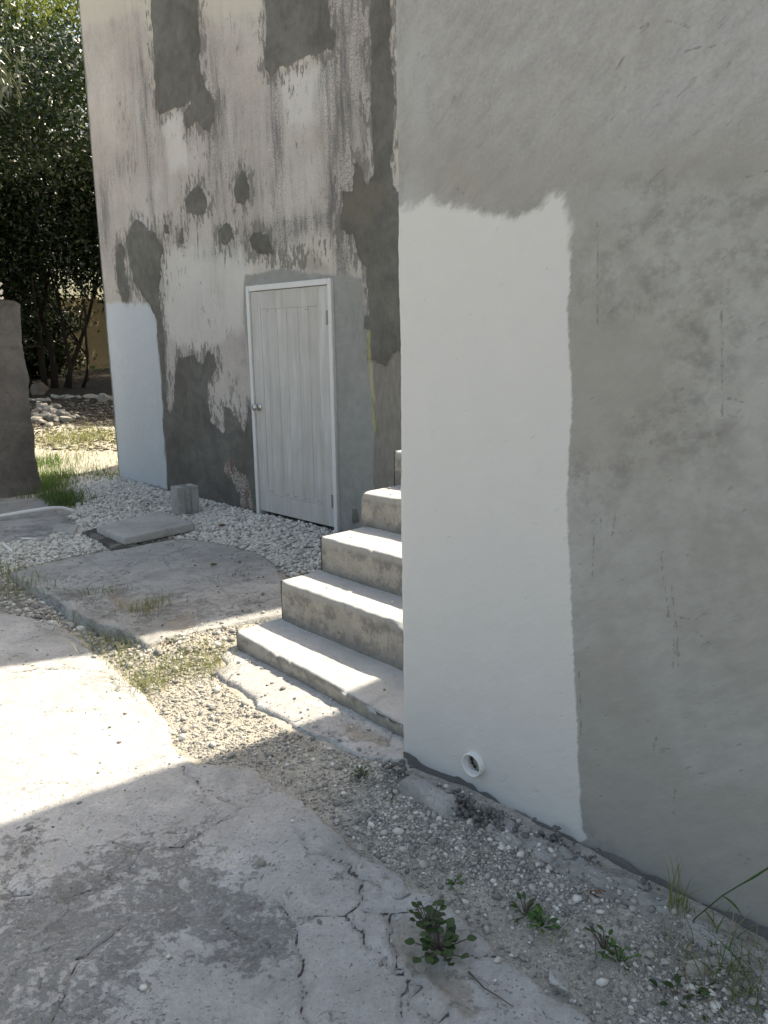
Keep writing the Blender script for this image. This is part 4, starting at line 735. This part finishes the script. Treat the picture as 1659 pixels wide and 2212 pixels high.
hbx(0, L_, 0, .065, 0, Hh); hbx(0, L_, Wd-.065, Wd, 0, Hh); hbx(0, tw, 0.065, Wd-.065, 0, Hh); hbx(L_-.05, L_-.025, 0.065, Wd-.065, 0, Hh); hbx(tw, L_-.05, 0.065, Wd-.065, 0, .05)
tag(hb.obj('hollow_block', m_block, bevel=.003), 'grey hollow concrete block standing on end behind the thick lid', 'concrete block')
def pipe(name, pts, r, label, z=.03):
    P = np.array([G(u, v, zz) for u, v, zz in pts]); t = np.linspace(0, len(P)-1, 24); Q = np.stack([np.interp(t, range(len(P)), P[:, k]) for k in range(3)], -1)
    for _ in range(3): Q[1:-1] = (Q[:-2]+2*Q[1:-1]+Q[2:])/4
    mb = MB(); mb.tube(Q, r, 12); tag(mb.obj(name, m_pvc, None, True), label, 'pipe')
pipe('plastic_pipe', [(-60, 1128, .05), (0, 1115, .06), (60, 1105, .08), (105, 1098, .09), (135, 1097, .07), (160, 1104, .03)], .018, 'white plastic pipe bending down onto the slab left of the gravel')
pipe('plastic_pipe', [(25, 1213-48, .0), (60, 1213-49, .02), (100, 1166, .0)], .012, 'thin straight white pipe lying at the edge of the dark side slab')
pipe('plastic_pipe', [(8, 1176, .02), (20, 1186, .02), (32, 1196, .0)], .013, 'short white pipe end poking from the gravel at the left edge')

# ---------------------------------------------------------------- left pillar wall, lattice, ochre wall
n, m = 60, 110; a_ = -8.6; Bv, Zv = np.meshgrid(np.linspace(.8, 3.19, n), np.linspace(-.15, 2.0, m), indexing='ij')
wob_ = fbm(Bv, Zv, 3, 131, 4)*.05; edge = np.exp(-(3.19-Bv)/.04); rnd_ = .05*np.exp(-((2.0-Zv)/.03))*0
Bw = Bv+(fbm(0*Bv, Zv, 5, 133, 4)*.06+.02*sstep(Zv, .6, .1))*edge; Zw = Zv-.05*edge*sstep(Zv, 1.9, 2.0)+fbm(Bv, 0*Bv, 6, 137, 3)*.02*sstep(Zv, 1.8, 2.0)
F1 = (a_+wob_*.35)[..., None]*E1+Bw[..., None]*E2+Zw[..., None]*ZZ; F2_ = (a_-.2+0*wob_)[..., None]*E1+Bw[..., None]*E2+Zw[..., None]*ZZ
V = np.vstack([F1.reshape(-1, 3), F2_.reshape(-1, 3)]); g = gridfaces(n, m); N_ = n*m; idx = np.arange(N_).reshape(n, m); F = [g, g[:, ::-1]+N_]
F.append(np.array([(idx[n-1, j], idx[n-1, j+1], idx[n-1, j+1]+N_, idx[n-1, j]+N_) for j in range(m-1)])); F.append(np.array([(idx[i, m-1], idx[i+1, m-1], idx[i+1, m-1]+N_, idx[i, m-1]+N_)[::-1] for i in range(n-1)]))
tag(link('garden_wall', npmesh('garden_wall', V, np.vstack(F), None, False), m_pillar), 'low weathered pinkish brown wall end at the left edge of the yard', 'wall')
# ochre boundary wall
p0 = ground_at(150, 822); dv = np.array([.42, .91, 0]); dv /= np.linalg.norm(dv); nv = np.array([dv[1], -dv[0], 0])
p0 = p0-dv*9; mb = MB(); mb.box(np.array([p0[0]-2.2, p0[1], -.5]), dv*30, -nv*.2, ZZ*3.4)
tag(mb.obj('boundary_wall', m_yel), 'ochre boundary wall with streaks of sun behind the tree trunks', 'wall')
# lattice behind the garden wall
la = empty('lattice_fence', (-7.95, 13, .25)); tag(la, 'pale diamond lattice showing above the garden wall at the left edge', 'fence')
lb, sl_ = np.array([-7.95, 13.0, .25]), .11; lx = np.array([1., .15, 0]); lx /= np.linalg.norm(lx)
for sgn in (1, -1):
    mb = MB()
    for k in range(-14, 26):
        s0 = k*sl_; pts = []
        for t in (0, 1):
            z = 1.25+t*1.1; xx = s0+sgn*t*1.1-(0 if sgn > 0 else -1.1)*0; pts.append((xx, z))
        (xa, za), (xb, zb_) = pts; lo, hi = 0., 1.9
        if max(xa, xb) < lo or min(xa, xb) > hi: continue
        def clip(xx): return min(max(xx, lo), hi)
        f = lambda xx: za+(xx-xa)/(xb-xa)*(zb_-za)
        ya, yb = clip(xa), clip(xb); P0 = lb+lx*ya+ZZ*f(ya); P1 = lb+lx*yb+ZZ*f(yb)
        if np.linalg.norm(P1-P0) < .05: continue
        d = (P1-P0)/np.linalg.norm(P1-P0); nn = np.cross(d, [0, -1, 0]); nn /= np.linalg.norm(nn); mb.box(P0-nn*.017+np.array([0, .012*sgn, 0]), P1-P0, nn*.034, np.array([0, .01, 0]))
    o = mb.obj('lattice_slats', m_lat); o['kind'] = 'stuff'; o.parent = la; o.location = Vector(-lb)
for k in (0,):
    mb = MB(); mb.box(lb+lx*(k-.03), lx*.06, np.array([0, .05, 0]), ZZ*2.4); o = mb.obj('fence_post', m_lat); o.parent = la; o.location = Vector(-lb)

# ================================================================== TREES
def leaves(C, size, seed, droop=0., asp=.45, fold=.2, base=None):
    r = np.random.default_rng(seed); n = len(C); d = r.normal(size=(n, 3)); d[:, 2] -= droop; d /= np.linalg.norm(d, axis=1)[:, None]
    s = np.cross(d, r.normal(size=(n, 3))); s /= np.linalg.norm(s, axis=1)[:, None]; up_ = np.cross(s, d)
    L = (size*r.uniform(.7, 1.3, n))[:, None]; mid = C+d*L*.45
    V = np.stack([C, mid+s*L*asp*.5+up_*L*fold*.3, C+d*L, mid-s*L*asp*.5+up_*L*fold*.3], 1).reshape(-1, 3)
    i = np.arange(n)[:, None]*4; F = np.hstack([i, i+1, i+2, i, i+2, i+3]).reshape(-1, 3); return V, F, np.repeat(r.random(n), 4)
def blob(c, rad, n, seed, k=60, cl=.35):
    r = np.random.default_rng(seed); q = r.normal(size=(k, 3)); q /= np.linalg.norm(q, axis=1)[:, None]; q *= (r.random(k)**.45)[:, None]; cc = np.array(c)+q*np.array(rad)
    w_ = r.uniform(.5, 1.6, k); j = r.choice(k, n, p=w_/w_.sum()); off = r.normal(size=(n, 3))*cl*np.array([1, 1, .7]); return cc[j]+off
def branch(mb, p, d, L, r, depth, rr, n=6):
    P = [np.array(p, float)]; d = np.array(d, float); R = [r]
    for i in range(5):
        d = d+rr.normal(0, .13, 3)+np.array([0, 0, .04]); d /= np.linalg.norm(d); P.append(P[-1]+d*L/5); R.append(r*(1-.13*(i+1)))
    mb.tube(P, R, n)
    if depth:
        for k in range(3):
            j = rr.integers(2, 6); dd = d+rr.normal(0, .55, 3); dd[2] = abs(dd[2])*.8; dd /= np.linalg.norm(dd); branch(mb, P[j], dd, L*.65, R[j]*.6, depth-1, rr, 5)
def tree(name, base, label, mat, crowns, trunks, size, seed, cat='tree', droop=.25, asp=.45):
    t = empty(name, base); tag(t, label, cat); rr = np.random.default_rng(seed)
    for (dx, dy, L, r, lean) in trunks:
        mb = MB(); branch(mb, np.array([dx, dy, -.15]), (lean[0], lean[1], 1), L, r, 2, rr, 8); mb.obj('trunk', m_bark, t, True)
    V = []; F = []; A = []; k = 0
    for i, (c, rad, n, kk, cl) in enumerate(crowns):
        v, f, a = leaves(blob(c, rad, n, seed+i, kk, cl), size, seed+50+i, droop, asp); V.append(v); F.append(f+k); A.append(a); k += len(v)
    o = link('crown', npmesh('crown', np.vstack(V), np.vstack(F), dict(rnd=np.concatenate(A))), mat, t); return t
tb = ground_at(118, 838)
print('tree base', tb)
tree('garden_tree', tb, 'big dense dark green tree with many thin trunks beyond the yard', m_leaf,
    [((-.3, -.3, 4.7), (2.6, 1.6, 2.3), 30000, 260, .36), ((-.6, -.2, 7.2), (2.2, 1.5, 1.1), 7000, 80, .30), ((1.6, -.2, 4.1), (1.3, 1.4, 2.0), 14000, 110, .32), ((-1.6, -.8, 2.6), (1.8, 1.1, 1.6), 14000, 120, .3), ((4.6, 2.6, 5.4), (3.0, 2.4, 3.4), 24000, 130, .5), ((-1.4, 1.4, 3.4), (1.6, .8, 2.4), 12000, 100, .4), ((.8, -3.8, 5.4), (2.8, 2.4, 1.2), 14000, 110, .4)],  # hidden right-hand crown and overhead front crown added to darken the garden
    [(-.5, 0, 3.2, .07, (-.3, 0)), (-.25, .1, 3.4, .08, (-.12, .1)), (0, 0, 3.6, .10, (0, 0)), (.2, .1, 3.2, .07, (.15, 0)), (.4, -.1, 3.2, .06, (.35, .1)), (-.1, -.2, 3.0, .05, (.08, -.1)), (.6, .1, 2.6, .05, (.6, 0)), (-.8, .1, 2.8, .05, (-.5, 0))], .118, 900)
tree('light_tree', (-11.2, 29, 1.0), 'tall light green tree rising behind the dense dark tree', m_leaf2, [((0, 0, 9.5), (3.4, 2, 2.6), 9000, 90, .42), ((1.5, 0, 11.5), (2.4, 1.6, 1.8), 4500, 50, .45)], [(0, 0, 6, .16, (.05, 0)), (.3, .2, 5.5, .1, (.25, 0))], .15, 930, asp=.5)
tree('drooping_tree', (-6.9, 12.6, .15), 'tree with long drooping grey green leaves at the top left corner', m_leaf3, [((.95, .2, 5.35), (.35, .4, .5), 800, 14, .16), ((.1, 0, 5.6), (.8, .6, .6), 1500, 22, .2)], [(-1.2, .3, 5.0, .09, (.18, 0))], .21, 950, droop=2.2, asp=.22)
tree('garden_tree', (-2.6, 19.6, .5), 'broad unseen tree added behind the old building to shade the garden', m_leaf, [((0, 0, 5.2), (3.3, 2.9, 2.0), 15000, 120, .5), ((-1.0, 3.6, 5.6), (3.2, 2.4, 2.2), 11000, 90, .5), ((-2.7, 7.6, 5.2), (2.3, 2.2, 2.4), 11000, 80, .5)], [(0, 0, 4, .16, (.05, 0)), (.3, .3, 3.6, .12, (.2, .1))], .2, 970)  # out of view, added to keep sun off the garden soil and ochre wall
hgb = ground_at(50, 832)+np.array([-.3, 2.0, .1])
tree('dark_hedge', hgb, 'dark hedge of shrubs filling the garden behind the trunks', m_leaf, [((-.5, 0, 1.5), (1.35, .7, 1.4), 15000, 110, .26), ((-.3, .2, .5), (1.3, .5, .5), 5000, 60, .18)], [(0, 0, 1.2, .05, (0, 0))], .13, 960, 'hedge')
# small shrub at trunk foot
def plant(name, base, leavesl, stems, mat, label, cat='plant', asp=.7, seed=1, sub=0):
    t = empty(name, base); tag(t, label, cat); mb = MB()
    for s_ in stems: mb.tube(s_, .0018 if sub == 0 else sub, 5)
    mb.obj('stem', m_twig if mat is m_weed else mat, t, True); rr = np.random.default_rng(seed); me = None
    V0 = []
    for (p, d, L) in leavesl:
        d = np.array(d, float); d /= np.linalg.norm(d); s = np.cross(d, [0, 0, 1.]); s /= np.linalg.norm(s)+1e-9; u_ = np.cross(s, d)
        pts = []; prof = [(0, .0), (.18, .30), (.42, .5), (.68, .42), (.88, .2), (1, 0)]
        for (x_, w_) in prof: pts.append((x_, w_))
        V = [np.array([0, 0, 0.])]; 
        cur = -.18
        mid = [d*L*x_+u_*L*cur*x_*x_ for x_, _ in pts]; lf = [mid[i]+s*L*asp*pts[i][1]+u_*L*.10*pts[i][1] for i in range(1, 5)]; rg = [mid[i]-s*L*asp*pts[i][1]+u_*L*.10*pts[i][1] for i in range(1, 5)]
        V = mid+lf+rg; F = []
        F += [(0, 1, 6), (0, 10, 1)]
        for i in range(1, 4): F += [(i, i+1, 6+i, 5+i), (i, 9+i, 10+i, i+1)]
        F += [(4, 5, 9), (4, 13, 5)]
        m_ = bpy.data.meshes.new('leaf'); m_.from_pydata([tuple(q) for q in V], [], F); at_ = m_.attributes.new('rnd', 'FLOAT', 'POINT'); at_.data.foreach_set('value', np.full(len(V), rr.random(), np.float32))
        for f in m_.polygons: f.use_smooth = True
        link('leaf', m_, mat, t, tuple(p))
    return t
def rosette(name, u, v, z, n, L, h, label, mat, seed, spread=.3, asp=.7, el=(.1, .7), cat='weed'):
    rr = np.random.default_rng(seed); b = G(u, v, z); ll = []; ss = []
    for i in range(n):
        a = rr.uniform(0, 6.283); q = rr.uniform(.1, 1)*spread; tip = np.array([math.cos(a)*q, math.sin(a)*q, h*rr.uniform(.35, 1)*(1-.35*q/spread)]); ss.append([(0, 0, 0), tip*np.array([.45, .45, .6]), tip])
        e = rr.uniform(*el); ll.append((tip, (math.cos(a)*math.cos(e), math.sin(a)*math.cos(e), math.sin(e)), L*rr.uniform(.65, 1.2)))
    return plant(name, b, ll, ss, mat, label, cat, asp, seed)
p = ground_at(205, 806)
t = rosette('shrub', 185, 800, 0, 34, .19, .55, 'small dark broad leaved shrub in front of the ochre wall', m_weed, 7, .7, .55, cat='shrub'); t.location = ground_at(190, 822)
rosette('leafy_weed', 948, 2060, 0, 44, .027, .07, 'large dark green round leaved weed growing from the broken pavement', m_weed, 11, .085, .95)
rosette('leafy_weed', 925, 2018, 0, 26, .025, .10, 'upper dark weed clump growing beside the round leaved weed', m_weed, 12, .045, .9)
rosette('small_weed', 1170, 2008, -.03, 24, .022, .045, 'bright green compact weed in the sandy strip', m_weed2, 13, .035, .6)
rosette('small_weed', 1338, 2088, -.03, 12, .022, .06, 'green weed with dark leaf tips right of the bright compact weed', m_weed2, 14, .04, .5)
rosette('small_weed', 1305, 2060, -.03, 12, .020, .08, 'thin dark sprig standing left of the green weed', m_weed, 15, .04, .5)
rosette('small_weed', 1462, 2170, -.03, 14, .026, .05, 'dark broad leaved weed at the bottom right below the tan stone', m_weed, 16, .06, .6)
rosette('small_weed', 1530, 2185, -.03, 10, .030, .04, 'sparse weed with pointed leaves right of the broad leaved weed', m_weed, 17, .06, .5)
rosette('small_weed', 1135, 1985, -.03, 12, .024, .06, 'thin upright sprig at the pavement edge left of the bright weed', m_weed, 18, .03, .45)
rosette('small_weed', 982, 1915, -.03, 9, .020, .03, 'tiny green seedling in the sandy strip near the pavement edge', m_weed2, 19, .02, .55)
rosette('small_weed', 782, 1688, -.03, 22, .020, .05, 'dark creeping weed on the gravel left of the rounded footing', m_weed, 20, .04, .5)
rosette('small_weed', 845, 1735, -.03, 10, .016, .03, 'tiny dark weed in front of the rounded footing', m_weed, 21, .025, .5)
rosette('small_weed', 960, 1885, -.03, 8, .014, .03, 'faint grey seedling above the tiny green seedling', m_weed, 22, .02, .45)
rosette('small_weed', 1180, 1890, -.03, 8, .014, .03, 'tiny weed beneath the long low footing', m_weed, 23, .02, .45)

# grass
def blades(P, L, seed, w=.0022, lean=.5):
    r = np.random.default_rng(seed); n = len(P); a = r.uniform(0, 6.283, n); d = np.stack([np.cos(a), np.sin(a), 0*a], -1); s = np.stack([-np.sin(a), np.cos(a), 0*a], -1); L = L*r.uniform(.5, 1.25, n); ln = r.uniform(.2, 1.3, n)*lean; W_ = (w*r.uniform(.7, 1.4, n))[:, None]
    k = [0, .4, .75, 1.]; pts = [P+d*(L*ln*t*t)[:, None]*1.+np.array([0, 0, 1.])*(L*(t-.35*ln*t*t))[:, None] for t in k]
    V = np.stack([pts[0]-s*W_, pts[0]+s*W_, pts[1]-s*W_*.9, pts[1]+s*W_*.9, pts[2]-s*W_*.6, pts[2]+s*W_*.6, pts[3], ], 1).reshape(-1, 3); i = np.arange(n)[:, None]*7
    F = np.hstack([i, i+1, i+3, i, i+3, i+2, i+2, i+3, i+5, i+2, i+5, i+4, i+4, i+5, i+6]).reshape(-1, 3); return V, F, np.repeat(r.random(n), 7)
m_green = mat_leaf('green_grass_blade', (.045, .095, .022), (.11, .18, .05), .4, .5); m_straw = mat_leaf('straw_blade', (.20, .17, .12), (.34, .30, .22), .3, .6)
def grass(name, spots, label, seed, w=.0015, mat=None):
    V = []; F = []; A = []; k = 0; r = np.random.default_rng(seed)
    for i, (u, v, n, sp, L, ln) in enumerate(spots):
        g = ground_at(u, v) if v < 1250 or (v > 1380) else G(u, v, .05); q = r.normal(0, 1, (n, 2))*sp; P = np.stack([g[0]+q[:, 0], g[1]+q[:, 1], np.full(n, g[2])], -1)
        if v < 1250 or v > 1380: P[:, 2] = T(P[:, 0], P[:, 1])
        v_, f, a = blades(P, L, seed+i, w, ln); V.append(v_); F.append(f+k); A.append(a); k += len(v_)
    o = link(name, npmesh(name, np.vstack(V), np.vstack(F), dict(rnd=np.concatenate(A))), mat or m_grass); return tag(o, label, 'grass', kind='stuff')
grass('grass', [(345, 1470, 80, .10, .09, 1.2), (390, 1445, 90, .10, .09, 1.2), (440, 1440, 80, .09, .09, 1.1), (470, 1425, 60, .06, .07, .9), (300, 1478, 45, .07, .10, 1.4), (420, 1420, 50, .10, .08, 1.1), (255, 1420, 35, .05, .09, .9), (270, 1445, 50, .05, .08, 1.), (320, 1490, 60, .06, .11, 1.5)], 'sunlit grass tufts in the sandy gap beside the first step', 600)
grass('grass', [(215, 1388, 50, .09, .09, 1.4), (235, 1392, 35, .07, .09, 1.3), (270, 1398, 35, .07, .09, 1.2), (290, 1395, 40, .04, .08, 1.), (190, 1380, 30, .07, .10, 1.5), (155, 1345, 20, .06, .10, 1.5), (15, 1270, 90, .10, .14, 1.1), (30, 1290, 60, .12, .12, 1.3), (5, 1245, 60, .08, .2, .7)], 'shaded grass along the foot of the raised slab', 620)
grass('grass', [(200, 1286, 36, .05, .07, 1.3), (245, 1280, 26, .05, .06, 1.3), (300, 1318, 60, .07, .08, 1.3), (345, 1306, 40, .05, .09, 1.3), (310, 1322, 40, .05, .07, 1.), (500, 1250, 20, .1, .05, 1.)], 'sparse grass growing through cracks of the raised slab', 640)
grass('grass', [(110, 1035, 700, .18, .14, .9), (100, 1055, 600, .15, .13, .9), (120, 1075, 500, .14, .13, .9), (140, 1088, 300, .12, .12, .9), (95, 1000, 400, .2, .14, .9), (100, 1010, 300, .2, .12, .9), (180, 1020, 350, .35, .08, 1.1), (240, 1025, 260, .25, .08, 1.), (230, 1035, 150, .15, .07, 1.), (150, 1092, 120, .1, .14, 1.)], 'green grass along the foot of the garden wall end', 660, .0026, m_green)
grass('grass', [(175, 945, 500, .4, .16, .9), (200, 950, 300, .4, .14, .9), (150, 965, 150, .5, .08, 1.), (210, 965, 160, .5, .08, 1.), (230, 985, 120, .5, .06, 1.), (120, 985, 160, .5, .06, 1.1), (120, 960, 130, .4, .08, 1.)], 'sunlit grass between the yard and the dark garden soil', 680, .0035)
grass('dry_grass', [(1500, 2070, 26, .05, .09, 1.3), (1590, 2130, 30, .05, .09, 1.4), (1620, 2060, 24, .04, .11, 1.2), (1530, 2140, 20, .05, .08, 1.5), (1220, 2040, 10, .03, .06, 1.3), (1420, 2060, 10, .03, .06, 1.4)], 'dry straw and grass litter at the lower right by the wall', 720, .0013, m_straw)
grass('grass', [(1600, 2110, 30, .05, .10, 1.2), (1640, 2150, 26, .04, .10, 1.1), (1560, 2040, 14, .03, .08, 1.)], 'dark green grass in the lower right corner', 730, .0016, m_green)
grass('grass_tuft', [(1462, 1985, 22, .018, .17, .5), (1470, 1990, 14, .02, .12, .8)], 'thin green grass tuft against the grey wall at the lower right', 700, .0016)
# long seed stalk bending to the right
mb = MB(); g = G(1490, 2015, -.02); tip = [g, onb(1500, 1985, RB-.12), onb(1560, 1935, RB-.11), onb(1610, 1905, RB-.13), onb(1690, 1860, RB-.16)]
stalk = empty('grass_stalk', g); tag(stalk, 'long arching grass stalk leaning right against the grey wall', 'grass stalk')
mb.tube(np.array(tip)-g, [.0022, .002, .0018, .0016, .001], 6); mb.obj('stem', m_weed2, stalk, True)
for (u0, v0, u1, v1, u2, v2) in ((1560, 1935, 1590, 1950, 1608, 1988), (1600, 1910, 1640, 1890, 1675, 1862), (1520, 1965, 1545, 1990, 1556, 2030)):
    a0, a1, a2 = (onb(u, v, RB-.12)-g for u, v in ((u0, v0), (u1, v1), (u2, v2))); P = [a0*(1-t)**2+2*a1*t*(1-t)+a2*t*t for t in np.linspace(0, 1, 9)]
    V = []; F = []
    for i, q in enumerate(P): w_ = .004*math.sin(math.pi*min(1, .12+i/8*.88)); V += [q+ZZ*w_, q-ZZ*w_+E1*.001]
    mbl = MB(); mbl.add(V, [(2*i, 2*i+1, 2*i+3, 2*i+2) for i in range(8)]); mbl.obj('blade', m_weed2, stalk, True)
# dry stalks lower right
def twig(name, pts, r, label, z=-.02, hgt=0.):
    P = [G(u, v, z+hgt*i) for i, (u, v) in enumerate(pts)]; mb = MB(); mb.tube(P, np.linspace(r, r*.4, len(P)), 6); return tag(mb.obj(name, m_twig, None, True), label, 'twig')
twig('twig', c6([(510, 560), (540, 590), (570, 622), (620, 652), (682, 694)]), .003, 'dark bent twig lying on the pavement right of the round leaved weed', .006)
twig('twig', c6([(985, 560), (1000, 500), (995, 430)]), .0018, 'thin upright dry stalk beside the dark sprig', -.03, .03)
twig('twig', c6([(870, 410), (890, 380), (912, 350)]), .0016, 'thin dry stalk slanting right of the bright weed', -.03, .02)
twig('twig', [(75, 1330-4), (110, 1327), (140, 1330)], .004, 'dry stick lying below the raised slab at the left', -.01)
twig('twig', [(655, 1183), (675, 1182), (692, 1180)], .006, 'pale thin stick on gravel at the third step', .03)
# curled dead leaves
def curl(u, v, L, wd, label, seed, rz, z=0.0, hh=.5):
    n, m = 12, 7; a, b = np.meshgrid(np.linspace(0, 1, n), np.linspace(-1, 1, m), indexing='ij'); rr = np.random.default_rng(seed)
    w_ = wd*np.sin(np.pi*np.clip(a*.94+.03, 0, 1))**.8; X = (a-.5)*L; Y = b*w_; Z = np.abs(b)**1.5*w_*.9+.25*L*(a-.5)**2*2*hh+fbm(a, b, 3, seed, 3)*L*.12
    me = npmesh('dry_leaf', np.stack([X, Y, Z], -1).reshape(-1, 3), gridfaces(n, m), None, True); o = link('dry_leaf', me, m_dry, None, G(u, v, z)+np.array([0, 0, .004])); o.rotation_euler = (0, 0, rz); return tag(o, label, 'leaf')
curl(1190, 1884, .07, .016, 'dark dead leaf curled beside the wall footing', 1, -.7, -.01)
curl(1305, 1945, .085, .017, 'brown curled dead leaf below the low footing', 2, -.5, -.01, .9)
curl(1335, 1965, .04, .010, 'small reddish dead leaf right of the brown curled leaf', 3, .2, -.01)
curl(368, 1392, .09, .02, 'dark dead leaf propped on the edge of the raised slab', 4, .9, .02)
curl(905, 1235-20, .01, .004, 'tiny dead leaf on the painted corner gravel', 5, .9, .02) if False else None
curl(325, 1387, .10, .02, 'dark upright dead leaf at the tip of the raised slab', 6, .9, .0)
curl(462, 1222, .05, .013, 'orange brown dead leaf on the raised slab', 7, .3, .055)
curl(1370, 1955, .03, .006, 'thin dark leaf scrap by the brown curled leaf', 8, -.9, -.01)
curl(510, 1385, .08, .02, 'black dead leaf at the left end of the first step', 9, .5, .0)
curl(480, 1118+20, .07, .02, 'dark dead leaf on the white gravel beside the door', 10, .5, .03)
curl(420, 1096, .08, .025, 'dark shrivelled leaf on gravel right of the hollow block', 12, 1.5, .02)
